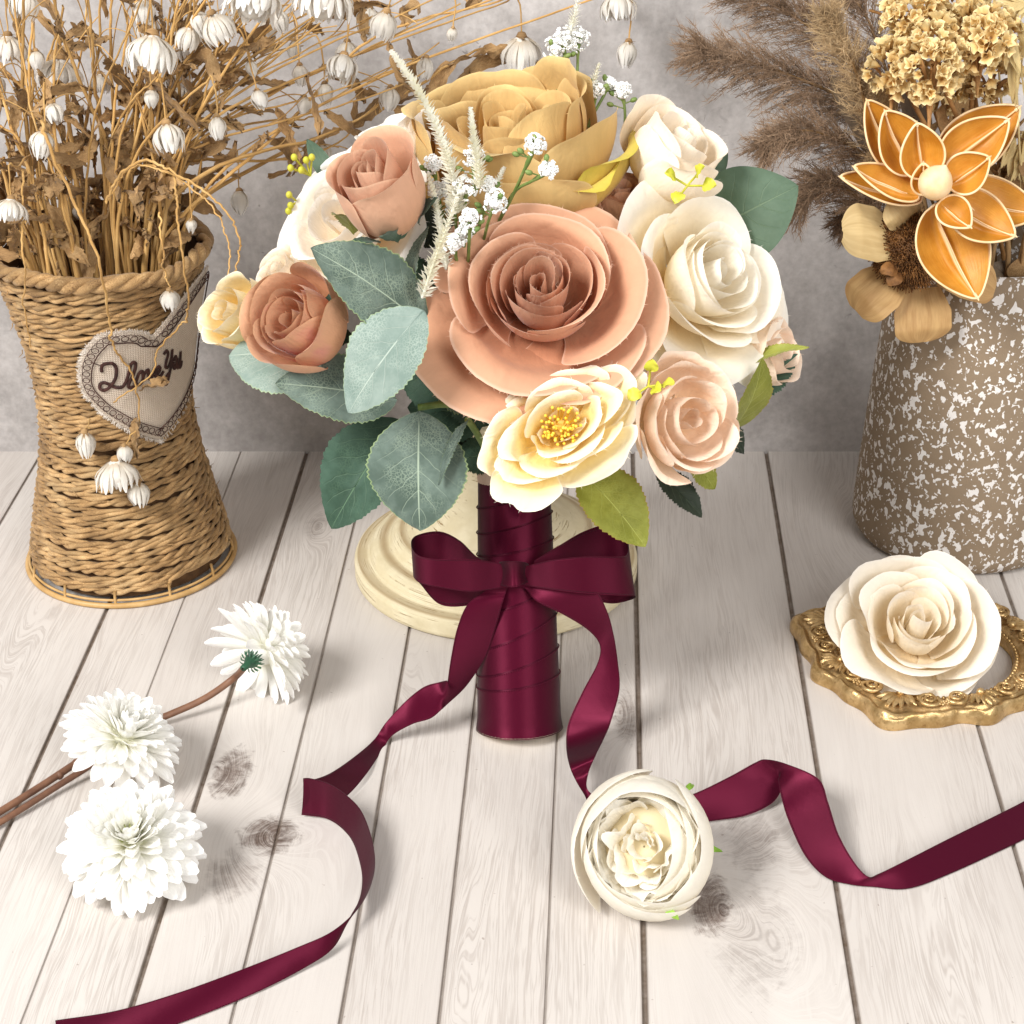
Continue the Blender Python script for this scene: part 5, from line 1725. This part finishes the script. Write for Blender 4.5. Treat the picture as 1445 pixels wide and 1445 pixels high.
def husk(base, tip, W, nrm, cup, yb, yt, seed, bow=.25):
    B, T = aY(*f4(*base), yb), aY(*f4(*tip), yt)
    N0 = sd(*nrm)
    ax = nz(T - B)
    N = nz(N0 - ax * np.dot(N0, ax))
    S = np.cross(N, ax)
    L = np.linalg.norm(T - B)
    nt, ns = 40, 27
    t = np.linspace(0, 1, nt)[:, None] * np.ones((1, ns))
    s = np.ones((nt, 1)) * np.linspace(-1, 1, ns)[None]
    w = W * (np.sin(pi * np.clip(t, 0, 1) ** .78)) ** .62
    w = w * (1 - .25 * t ** 6)
    h = cup * W * (np.abs(s) ** 1.7 - .75) * np.minimum(1, w / W * 1.1) + .32 * W * np.exp(-(s / .10) ** 2) * np.sin(pi * t ** .8) * .9
    h = h - bow * np.sin(pi * t) * L * .12
    P = B + ax * (t * L)[..., None] + S * (s * w)[..., None] + N * h[..., None]
    m = MB()
    m.grid(P, np.stack([s, t, np.full(t.shape, (seed * .37) % 1)], -1))
    o = m.build('petal', M_HUSK, fl)
    m = MB()
    rim = np.vstack([P[:, 0], P[::-1, -1]])
    m.tube(rim, .055, 6, .5)
    rg = P[6:, ns // 2]
    m.tube(rg, np.linspace(.02, .05, len(rg)), 5, .5)
    m.tube(np.array([P[-3, ns // 2], T, T + ax * .12]), [.09, .07, .02], 6, .5)
    m.build('rim', M_HUSKR, o)


husk((390, 480), (165, 82), 1.25, (.35, .1, .9), .55, 84.2, 85.4, 1)
husk((430, 470), (262, 140), 1.25, (.3, -.1, .95), .6, 83.6, 84.2, 2)
husk((480, 500), (435, 205), 1.02, (.0, -.25, .97), .7, 82.9, 82.9, 3)
husk((560, 440), (985, 118), 1.35, (-.2, -.1, .97), .55, 84.6, 85.6, 4)
husk((570, 450), (925, 185), 1.2, (-.2, -.15, .96), .6, 83.8, 84.4, 5)
husk((600, 540), (822, 388), .95, (-.3, .0, .95), .7, 82.8, 82.6, 6)
husk((460, 600), (22, 492), .95, (.1, .55, .85), .6, 83.8, 83.2, 7)
husk((450, 590), (95, 438), .90, (.2, .45, .85), .6, 83.2, 82.8, 8)
husk((560, 620), (720, 762), .78, (-.15, .3, .93), .7, 82.4, 81.4, 9)
husk((600, 620), (960, 810), 1.28, (-.15, .35, .92), .6, 83.0, 82.2, 10)
husk((640, 580), (1100, 690), 1.30, (-.1, .3, .94), .55, 84.2, 84.0, 11)
husk((530, 640), (760, 1145), 1.75, (-.1, .35, .93), .55, 83.4, 81.9, 12, .4)
husk((470, 590), (468, 420), .55, (-.2, -.2, .95), .6, 82.7, 82.6, 13)

# the brown seed flower
M_TAN = plain_mat('tan_dry_petal', srgb(178, 138, 88), srgb(200, 162, 108), 2.2, .6, stretch=(3.5, .7), bump=.15, transl=.1)
M_TAN2 = plain_mat('pale_straw_petal', srgb(198, 170, 118), srgb(214, 188, 136), 2.2, .6, stretch=(3.5, .7), bump=.15, transl=.1)
M_SEED = plain_mat('brown_seed_bristle', srgb(96, 60, 26), srgb(150, 104, 56), 180, .7, vary=.35)
GC = aY(*f4(395, 890), 84.5)
gf = thing('seed_flower', GC, 'brown dried sunflower like pod with bristly disc and broad tan petals', 'dried flower')
gax = sd(-.22, -.1, .95)
gfr = frame(gax)
m = MB()
r = np.random.default_rng(3)
m.ball(GC - gax * .3, [1.75, 1.75, .8], 24, 12, gfr, .2)
for i in range(950):
    t_ = sqrt((i + .5) / 950)
    a = i * 2.39996
    p = GC + (np.array([cos(a) * t_ * 1.8, sin(a) * t_ * 1.8, .62 * sqrt(max(0, 1 - t_ * t_)) - .14])) @ gfr
    d = nz(gax + (np.array([cos(a), sin(a), 0]) * t_ * 1.3) @ gfr + r.normal(size=3) * .2)
    m.tube(np.array([p, p + d * r.uniform(.16, .34)]), [.045, .03], 4, r.uniform())
m.build('seed_disc', M_SEED, gf)
m = MB()
m.tube(spline([VC + [-.5, 0, 7], VT + [-2.0, -1.4, .6], GC + FW * .9], 20), .18, 7, .5)
m.build('stem', M_RSTEM, gf)
for i, (b, tp, W, mt, nn) in enumerate([((330, 830), (58, 765), 1.45, M_TAN2, (-.3, .3, .9)), ((330, 1010), (105, 1200), 1.32, M_TAN, (-.2, .25, .95)), ((460, 1090), (470, 1385), 1.45, M_TAN, (.1, .35, .93)), ((560, 1000), (860, 1080), 1.15, M_TAN, (.2, .3, .92)), ((400, 740), (330, 640), 1.0, M_TAN2, (0, -.2, .95))]):
    B, T = aY(*f4(*b), 85.0), aY(*f4(*tp), 84.2)
    m = MB()
    N = sd(*nn)
    ax = nz(T - B)
    N = nz(N - ax * np.dot(N, ax))
    S = np.cross(N, ax)
    L = np.linalg.norm(T - B)
    nt, ns = 26, 19
    t = np.linspace(0, 1, nt)[:, None] * np.ones((1, ns))
    s = np.ones((nt, 1)) * np.linspace(-1, 1, ns)[None]
    w = W * np.minimum(1, .66 + .8 * t) * np.clip(1 - np.clip((t - .70) / .31, 0, 1) ** 2.6, .12, 1) ** .5
    ll = t * L
    h = -.10 * np.abs(s) ** 2 * W + .16 * np.sin(pi * t * .9) - .42 * np.clip((t - .74 - .03 * np.abs(s)) / .26, 0, 1) ** 1.1 + .06 * wob(s * 3, t * 4, 40 + i)
    P = B + ax * ll[..., None] + S * (s * w)[..., None] + N * h[..., None]
    m.grid(P, np.stack([s * .8 + .12, t, np.full(t.shape, .3 + .5 * ((i * .37) % 1))], -1))
    m.build('petal', mt, gf)
for i, (b, tp) in enumerate([((330, 990), (235, 990)), ((350, 1010), (270, 1070))]):
    m = MB()
    leaf_mesh(m, aY(*f4(*b), 83.6), aY(*f4(*tp), 83.2), .38, sd(0, .2, .95), .2, -.3, 0, 16, 7, .8, .6, seed=i)
    m.build('bract', M_SEED, gf)

# oats, a straw flower, dark leaves
M_OAT = plain_mat('oat_husk', srgb(206, 180, 120), srgb(228, 206, 152), 90, .5, stretch=(6, 1), bump=.3, transl=.15)
M_GREYLEAF = leaf_mat('grey_brown_leaf', srgb(104, 88, 70), srgb(132, 114, 92), srgb(90, 74, 58), speck=.1)


def oat(pts, spk, seed, label):
    r = np.random.default_rng(seed)
    P = spline([VC + [1, .4, 7], VT + [2.0, .4, .5]] + [aY(*p) for p in pts], 40)
    root = thing('oat_stem', P[0], label, 'dried grass', 'dry oat stems in the speckled vase')
    m = MB()
    m.tube(P, np.linspace(.09, .03, 40), 5, .5)
    m.build('stem', M_OAT, root)
    for (px, py, qx, qy, Y) in spk:
        B, T = aY(px, py, Y), aY(qx, qy, Y - .3)
        m = MB()
        for k in range(4):
            leaf_mesh(m, B + r.normal(size=3) * .05, T + r.normal(size=3) * .15, .2, TW + r.normal(size=3) * .6, .12, .5, 0, 14, 5, .7, .8, seed=seed + k)
        d = nz(T - B)
        m.tube(np.array([T, T + d * 1.2 + r.normal(size=3) * .2]), [.02, .008], 4, .5)
        m.build('spikelet', M_OAT, root)


oat([(1440, 230, 86), (1436, 150, 86), (1432, 90, 86), (1425, 20, 86)], [(1428, 70, 1436, 150, 85.5), (1418, 30, 1440, 105, 85.2), (1440, 30, 1456, 100, 85.2)], 1, 'dry oat stem with pale drooping husks nearest the orange flower')
oat([(1425, 260, 88), (1425, 180, 88), (1440, 100, 88), (1450, 30, 88)], [(1432, 190, 1412, 240, 86.5), (1440, 205, 1428, 255, 86.5), (1448, 180, 1440, 250, 86.5)], 2, 'dry oat stem hanging low behind the orange petals')
oat([(1418, 180, 89), (1408, 80, 89), (1400, 20, 89), (1390, -40, 89)], [(1404, 10, 1414, 50, 88.6), (1396, -20, 1384, 20, 88.6), (1412, 50, 1424, 90, 88.6)], 3, 'thin oat stem rising behind the creamy statice cluster')
sf = thing('straw_flower', aY(1446, 12, 86.5), 'pale fringed straw flower at the edge above the oats', 'dried flower')
m = MB()
r = np.random.default_rng(8)
for i in range(34):
    a = 2 * pi * i / 34
    C = aY(1450, 5, 86.5)
    e = C + RT * cos(a) * 1.3 + UP * sin(a) * .8 + TW * r.uniform(-.2, .4)
    strip(m, np.array([C, lerp(C, e, .5) + TW * .1, e]), .12, TW, r.uniform(), 3)
m.build('bloom', M_OAT, sf)
m = MB()
m.tube(spline([VC + [1, .8, 7], VT + [2.2, 1.0, 0], aY(1452, 120, 88), aY(1450, 5, 86.8)], 20), .09, 5, .5)
m.build('stem', M_OAT, sf)
for i, (b, tp, W, Y, lab) in enumerate([((1262, 240), (1172, 108), 1.15, 88.5, 'broad grey brown dried leaf between the plumes and the husk flower'), ((1262, 165), (1222, 100), .6, 90, 'small dark dried leaf under the statice'), ((1425, 405), (1400, 372), .9, 87.5, 'curled grey leaf lying on the speckled vase rim'), ((1440, 400), (1452, 360), .8, 87.0, 'dark leaf at the vase rim under the husk petals'), ((1300, 205), (1270, 118), .8, 91, 'dark dried leaf deep behind the statice stalks'), ((1372, 215), (1350, 130), .9, 91, 'brown dried leaf behind the deep tan statice tuft')]):
    base = VT + [0, .5, -3]
    root = thing('dried_leaf_stem', base, lab, 'dried leaf')
    m = MB()
    B, T = aY(*b, Y), aY(*tp, Y)
    leaf_mesh(m, B, T, W, sd(.2 * (-1) ** i, .1, .95), .25, .3, 0, 24, 9, .85, .7, seed=900 + i, wavy=.12)
    m.build('leaf_blade', M_GREYLEAF if i % 2 == 0 else M_DLEAF, root)
    m = MB()
    m.tube(spline([base, lerp(base, B, .5) + [0, .2, 0], B], 10), .08, 5, .5)
    m.build('stalk', M_RSTEM, root)
# packed stalks in the mouth of the vase
for i in range(22):
    r = np.random.default_rng(300 + i)
    a, rd = r.uniform(0, 6.28), sqrt(r.uniform()) * 3.6
    b = VC + [cos(a) * rd * .5, sin(a) * rd * .5, 7]
    mid = VT + [cos(a) * rd, sin(a) * rd, .3]
    e = mid + [cos(a) * rd * .5 + r.normal() * .6, sin(a) * rd * .3 + .6, r.uniform(3.5, 8.5)]
    e[1] = max(e[1], 86.5)
    m = MB()
    m.tube(spline([b, mid, lerp(mid, e, .6), e], 16), np.linspace(.16, .08, 16), 6, r.uniform())
    for k in range(3):
        p = lerp(mid, e, r.uniform(.2, 1))
        strip(m, bez(p, p + r.normal(size=3) * .5, p + r.normal(size=3) * .8 + [0, 0, .8], p + [r.normal(), r.normal() * .4, r.uniform(.8, 2.2)], 10), .3, TW + r.normal(size=3), r.uniform(), 5, .04, i * 7 + k, twist=1.5)
    o = m.build('dried_stalk', M_DLEAF, None, b)
    tag(o, 'brown dried stalk packed in the mouth of the speckled vase', 'dried stalk', 'stalks packed in the mouth of the speckled vase')

# ================================================================== THE GOLD FRAME AND ITS ROSE
def gold_mat():
    t = NT('antique_gold')
    o = t.obj()
    n1 = t.noise(o, 130, 4, .65)
    n2 = t.noise(o, 420, 3, .6)
    col = t.mix(t.step(n1, .35, .65), srgb(172, 140, 90), srgb(214, 182, 130))
    col = t.mix(t.math('MULTIPLY', t.step(n2, .55, .75), .5), col, srgb(110, 70, 30))
    rough = t.math('ADD', t.math('MULTIPLY', n1, .25), .24)
    return t.bsdf(col, rough, metal=.75, normal=t.bump(t.math('ADD', n1, t.math('MULTIPLY', n2, .5)), .35, .0012), spec=.5)


M_GOLD = gold_mat()
GF = aZ(1306, 930, 0)
gfm = thing('ornate_frame', GF, 'small antique gold baroque frame lying flat under the cream rose', 'picture frame')


def outer(a):
    # wavy rectangle with swelling corners
    k = a - radians(20)
    sq = 1 / np.maximum(np.abs(np.cos(k)) ** 5 + np.abs(np.sin(k)) ** 5, 1e-6) ** (1 / 5)
    r = 5.8 * (.45 + .55 * sq)
    return r * (1 + .035 * np.cos(8 * k) + .022 * np.cos(16 * k + .5)) * np.where(True, 1, 1)


FX, FY = 1.0, .97
na, npf = 360, 30
an = np.linspace(0, 2 * pi, na, endpoint=False)
Ro = outer(an)
Ri = 4.15 + .05 * np.cos(8 * an)
prof = [(0, .1), (0, .42), (.03, .52), (.10, .50), (.16, .44), (.24, .48), (.36, .62), (.48, .74), (.58, .78), (.66, .72), (.74, .62), (.80, .66), (.87, .76), (.93, .70), (.985, .5), (1.0, .25), (.99, .05), (.9, .015), (.05, .015), (0, .1)]
pfd = spline([(a, b, 0) for a, b in prof], 64)
P = np.zeros((len(pfd), na, 3))
for i, (f, h, _) in enumerate(pfd):
    rr_ = Ri + (Ro - Ri) * f
    rel = 0
    if .3 < f < .95 and h > .4:
        rel = .10 * np.sin(an * 26 + 9 * f) * np.cos(an * 11 - 14 * f) * (.4 + .6 * np.cos(4 * (an - radians(20)) + pi) ** 2)
    P[i, :, 0] = GF[0] + rr_ * np.cos(an) * FX
    P[i, :, 1] = GF[1] + rr_ * np.sin(an) * FY
    P[i, :, 2] = np.maximum(h + rel, .012)
m = MB()
m.grid(P, None, cv=True)
m.build('moulding', M_GOLD, gfm)
m = MB()
for a in np.linspace(0, 2 * pi, 96, endpoint=False):
    m.ball(GF + [4.28 * cos(a) * FX, 4.28 * sin(a) * FY, .52], .115, 8, 6)
m.build('beaded_trim', M_GOLD, gfm)
r = np.random.default_rng(12)


def fpos(a, f, z):
    ro, ri = float(outer(np.array([a]))[0]), 4.15
    q = ri + (ro - ri) * f
    return GF + np.array([q * cos(a) * FX, q * sin(a) * FY, z])


for c in np.arange(8) * pi / 4 + radians(20):
    m = MB()
    # a fan of leaves, two scrolls and a cluster of small flowers
    for k in range(-3, 4):
        b = fpos(c, .25, .8)
        e = fpos(c + k * .055, .80 - .03 * abs(k), .92)
        leaf_mesh(m, b, e, .17, np.array([0, 0, 1.0]), .22, -.6, 0, 14, 7, .9, .7, seed=k + 9)
    for sgn in (-1, 1):
        th = np.linspace(0, 3.4 * pi, 40)
        cc = fpos(c + sgn * .26, .52, .98)
        rad = .52 * (1 - th / th[-1] * .8)
        tang = np.array([-sin(c), cos(c), 0])
        nrm = np.array([cos(c), sin(c), 0])
        path = cc + np.outer(rad * np.cos(th) * sgn, tang) + np.outer(rad * np.sin(th), nrm) + np.outer(.12 * th / th[-1], [0, 0, 1.0])
        m.tube(path, np.linspace(.10, .07, 40), 7, .5)
        path = np.array([fpos(c + sgn * (.34 + .22 * t_), .45 + .22 * sin(t_ * 6), .95) for t_ in np.linspace(0, 1, 16)])
        m.tube(path, np.linspace(.10, .05, 16), 7, .5)
        for q in range(3):
            fc = fpos(c + sgn * (.42 + .09 * q) + r.normal() * .01, .68 - .1 * q, 1.0)
            for w_ in range(5):
                m.ball(fc + [.12 * cos(w_ * 1.257), .12 * sin(w_ * 1.257), 0], [.085, .085, .07], 7, 5)
            m.ball(fc + [0, 0, .05], .06, 6, 5)
    m.ball(fpos(c, .3, 1.0), [.2, .2, .18], 10, 7)
    m.build('ornament', M_GOLD, gfm)

rosW = [dict(n=2, rt=.5, rm=.7, h=2.9, span=200, curl=.05, ruf=.07, sp=.2), dict(n=3, rt=.95, rm=1.0, h=3.0, span=160, curl=.12, ruf=.1, sp=.16), dict(n=4, rt=1.45, rm=1.5, h=3.0, span=135, curl=.2, ruf=.13, drop=.2), dict(n=4, rt=2.1, rm=2.0, h=2.9, span=118, curl=.4, ruf=.16, drop=.24, cu=.7),
        dict(n=4, rt=2.8, rm=2.5, h=2.9, span=124, curl=.55, ruf=.2, drop=.16, cu=.66), dict(n=4, rt=3.35, rm=2.9, h=2.7, span=122, curl=.65, ruf=.24, drop=.18, cu=.64), dict(n=5, rt=3.8, rm=3.1, h=2.1, span=110, curl=.6, ruf=.26, drop=.2, cu=.64, notch=.05)]
RC = aY(1297, 874, 75.7)
rs = thing('rose_head', aZ(1300, 960, .5), 'loose cream rose head resting on the small gold frame', 'flower')
bloom('blossom', rs, RC, sd(.0, .50, .87), rosW, M_IVORY, .4, 111, .95, off=.85, frays=3)
m = MB()
m.tube(np.array([aY(1400, 860, 79), aY(1404, 866, 79.2)]), .06, 5, .5)
for k, (x, y) in enumerate([(1365, 812), (1372, 820)]):
    leaf_mesh(m, aY(1350, 835, 79.5), aY(x, y, 79.5), .3, TW + UP, .1, .2, .02, 14, 7, seed=k)
m.build('sepals', M_BLKGRN, rs)

# ================================================================== THE WHITE PEONY ON THE RIBBON
PC = aZ(912, 1195, 2.5)
py_ = thing('peony_head', aZ(920, 1260, .1), 'round ivory peony head lying over the burgundy ribbon tail', 'flower')
pe = [dict(n=4, rt=.2, rm=.4, h=4.0, span=150, curl=.35, ruf=.22, drop=.1, notch=.1, tilt=.1, cu=.6), dict(n=6, rt=.55, rm=.8, h=4.0, span=100, curl=.5, ruf=.28, drop=.1, notch=.1, tilt=.12, rnd=.5, cu=.6), dict(n=8, rt=.95, rm=1.3, h=3.95, span=80, curl=.6, ruf=.30, drop=.1, notch=.12, tilt=.12, rnd=.5, cu=.58), dict(n=9, rt=1.35, rm=1.9, h=3.85, span=72, curl=.65, ruf=.28, notch=.1, tilt=.1, rnd=.5, cu=.58), dict(n=9, rt=1.75, rm=2.4, h=3.65, span=76, curl=.6, ruf=.22, tilt=.06, rnd=.6, cu=.6),
      dict(n=6, rt=2.0, rm=2.8, h=3.75, span=110, curl=.25, ruf=.16, tilt=.03, rnd=.6, sp=.04, side=0), dict(n=4, rt=2.05, rm=3.2, h=3.9, span=150, curl=0, ruf=.14, tilt=.03, rnd=.8, drop=.16, sp=.04, side=0, ks=[1, 1.05, .9, .95]), dict(n=3, rt=2.0, rm=3.45, h=4.0, span=170, curl=-.05, ruf=.12, tilt=.03, rnd=.9, drop=.16, sp=.04, side=0, ths=[330, 95, 210], ks=[.8, 1.1, 1.15]), dict(n=4, rt=2.35, rm=3.7, h=3.7, span=150, curl=.05, ruf=.16, tilt=.03, rnd=.8, drop=.14, sp=.04, side=0)]
pb_, Op, frp = bloom('blossom', py_, PC, sd(-.18, .18, .96), pe, M_PEONY, .3, 121, .88, off=.5, frays=6, squeeze=1.1)
m = MB()
m.ball(Op + frp[2] * 1.75, [1.7, 1.8, .75], 24, 14, frp, .3)  # cream mound added so the gaps between petals show bright instead of dark
m.A[-1][:, 1] = .1
m.build('heart_fill', M_PEONY, pb_)
M_SEPG = plain_mat('bright_green_sepal', srgb(120, 160, 50), srgb(150, 190, 70), 100, .5)
m = MB()
for b, tp in (((965, 1118), (978, 1107)), ((985, 1195), (1020, 1202)), ((935, 1280), (958, 1298))):
    leaf_mesh(m, aZ(*b, 1.2), aZ(*tp, .8), .14, TW + UP * .4, .15, .3, .0, 12, 5, seed=b[0])
m.build('sepals', M_SEPG, py_)

# ================================================================== WHITE CHRYSANTHEMUMS
M_CSTEM = plain_mat('brown_wire_stem', srgb(98, 66, 50), srgb(132, 94, 70), 60, .5, bump=.15)
M_CAL = plain_mat('dark_green_calyx', srgb(24, 64, 44), srgb(40, 92, 60), 150, .5)


def mum(C, axis, R, n, lo, hi, seed, parent, open_=.0):
    r = np.random.default_rng(seed)
    fr = frame(axis, r.uniform(0, 6))
    m = MB()
    for i in range(n):
        f = (i + .5) / n
        ph = radians(lo + (hi - lo) * f ** .85)
        a = i * 2.39996 + r.normal() * .12
        l = R * (.62 + .42 * f) * r.uniform(.88, 1.08)
        d = np.array([sin(ph) * cos(a), sin(ph) * sin(a), cos(ph)])
        e_ = np.array([cos(ph) * cos(a), cos(ph) * sin(a), -sin(ph)])      # away from the axis
        side = np.array([-sin(a), cos(a), 0])
        nt, ns = 11, 7
        t = np.linspace(0, 1, nt)[:, None] * np.ones((1, ns))
        s = np.ones((nt, 1)) * np.linspace(-1, 1, ns)[None]
        W = R * (.08 + .05 * f) * r.uniform(.9, 1.15)
        w = W * np.minimum(1, .35 + t * 1.2) * np.sqrt(np.clip(1 - np.clip((t - .72) / .29, 0, 1) ** 2, .03, 1))
        bend = r.uniform(-.05, .22) * (1 if f > .35 else -.6)
        off = l * bend * t ** 2
        cup = -.42 * w * np.abs(s) ** 1.6
        rad = .10 * R + t * l * .92
        Q = d * rad[..., None] + e_ * (off + cup)[..., None] + side * (s * w + r.normal() * .05 * R * t ** 2)[..., None]
        m.grid(Q @ fr + C, np.stack([s, t * .8 + .2 * f, np.full(t.shape, r.uniform())], -1))
    m.ball(C, .26 * R, 10, 8, fr, .5)
    return m.build('bloom', M_MUM, parent), fr


def calyx(p, d, s, parent, seed):
    r = np.random.default_rng(seed)
    fr = frame(d)
    m = MB()
    m.lathe([(.05, -.5 * s), (.16 * s, -.45 * s), (.18 * s, 0), (.30 * s, .25 * s), (.38 * s, .5 * s), (.2 * s, .6 * s)], 14, p, fr)
    for k in range(3):
        for i in range(14):
            a = 2 * pi * i / 14 + k * .2
            b = np.array([.34 * s * cos(a), .34 * s * sin(a), (.15 + .14 * k) * s])
            e = b + np.array([.26 * s * cos(a), .26 * s * sin(a), .22 * s * r.uniform(.5, 1.3)])
            strip(m, np.array([b, lerp(b, e, .5), e]) @ fr + p, .05 * s, np.array([cos(a), sin(a), .5]) @ fr, .5, 3)
    m.build('calyx', M_CAL, parent)


# the one turned away, showing its calyx
c1 = aZ(372, 918, 2.3)
ax1 = nz(np.array([.62, .66, .16]))
f1 = thing('chrysanthemum', aZ(360, 960, 0), 'white chrysanthemum lying turned away so that its green calyx and brown stem show', 'flower', 'loose white chrysanthemums on the boards')
mum(c1, ax1, 2.7, 150, 12, 114, 1, f1)
k1 = aY(349, 938, c1[1] - 1.6)
calyx(k1, nz(c1 - k1), .95, f1, 1)
m = MB()
m.tube(spline([k1 - nz(c1 - k1) * .3, aZ(330, 957, 1.5), aZ(290, 985, .9), aZ(240, 1008, .5), aZ(180, 1032, .3), aZ(118, 1070, .55), aZ(60, 1108, .4), aZ(-20, 1158, .3)], 60), .17, 8, .5)
for px, py, z in ((107, 1077, .5), (84, 1094, .45)):
    m.ball(aZ(px, py, z), [.2, .2, .2], 8, 6)
m.build('stem', M_CSTEM, f1)
c2 = aZ(172, 1045, 2.1)
f2 = thing('chrysanthemum', aZ(170, 1090, 0), 'white chrysanthemum lying over the brown stem, between the two others', 'flower', 'loose white chrysanthemums on the boards')
mum(c2, nz(np.array([.42, -.02, .9])), 2.7, 165, 5, 104, 2, f2)
k2 = aZ(133, 1076, .9)
calyx(k2 + np.array([.2, .1, .1]), nz(c2 - k2), .55, f2, 2)
m = MB()
m.tube(spline([k2, aZ(120, 1085, .6), aZ(80, 1110, .4), aZ(30, 1142, .3), aZ(-30, 1178, .2)], 40), .15, 8, .5)
m.build('stem', M_CSTEM, f2)
c3 = aZ(186, 1190, 2.0)
f3 = thing('chrysanthemum', aZ(188, 1230, 0), 'white chrysanthemum facing up with its greenish heart open to view', 'flower', 'loose white chrysanthemums on the boards')
b3, fr3 = mum(c3, nz(np.array([.03, -.34, .93])), 2.95, 190, 14, 106, 3, f3)
m = MB()
r = np.random.default_rng(2)
for i in range(30):
    a, t_ = i * 2.4, sqrt((i + .5) / 30)
    b = c3 + (np.array([cos(a) * .25 * t_, sin(a) * .25 * t_, .3])) @ fr3
    e = c3 + (np.array([cos(a) * .6 * t_, sin(a) * .6 * t_, 1.25 - .3 * t_])) @ fr3
    m.tube(np.array([b, lerp(b, e, .5), e]), [.05, .05, .02], 4, .5)
m.build('heart_fill', plain_mat('pale_green_heart', srgb(200, 210, 130), srgb(226, 230, 170), 200, .6), f3)

# ================================================================== LIGHT, CAMERA
def area(name, loc, target, size, power, col=(1, 1, 1), sy=None):
    L = bpy.data.lights.new(name, 'AREA')
    L.energy = power
    L.color = col
    L.shape = 'RECTANGLE'
    L.size = size * SC
    L.size_y = (sy or size) * SC
    o = bpy.data.objects.new(name, L)
    COL.objects.link(o)
    loc, target = np.asarray(loc, float), np.asarray(target, float)
    o.location = loc * SC
    from mathutils import Vector
    o.rotation_euler = Vector((target - loc) * SC).to_track_quat('-Z', 'Y').to_euler()
    return o


area('key_softbox', (-130, -48, 168), (-2, 78, 8), 80, 73, (1, .99, .975))
area('fill_softbox', (80, -70, 110), (6, 80, 8), 90, 23, (1, .99, .98))
W = bpy.data.worlds.new('World')
scene.world = W
W.use_nodes = True
bg = W.node_tree.nodes.get('Background') or W.node_tree.nodes.new('ShaderNodeBackground')
bg.inputs[0].default_value = (.98, .985, 1.0, 1)
bg.inputs[1].default_value = .44

cd = bpy.data.cameras.new('camera')
cd.sensor_width = 36
cd.lens = F_PX / 1445 * 36
cd.clip_start = .01
cd.clip_end = 50
cam = bpy.data.objects.new('camera', cd)
COL.objects.link(cam)
cam.location = CAM * SC
cam.rotation_euler = (radians(90) - PITCH, 0, 0)
scene.camera = cam
scene.view_settings.view_transform = 'Standard'
scene.view_settings.look = 'None'
scene.view_settings.exposure = 0
scene.view_settings.gamma = 1
scene.cycles.use_denoising = True
scene.cycles.max_bounces = 8
scene.cycles.diffuse_bounces = 6
scene.cycles.transmission_bounces = 6
scene.cycles.transparent_max_bounces = 4
for o in list(bpy.data.objects):
    if '_o' in o:
        del o['_o']
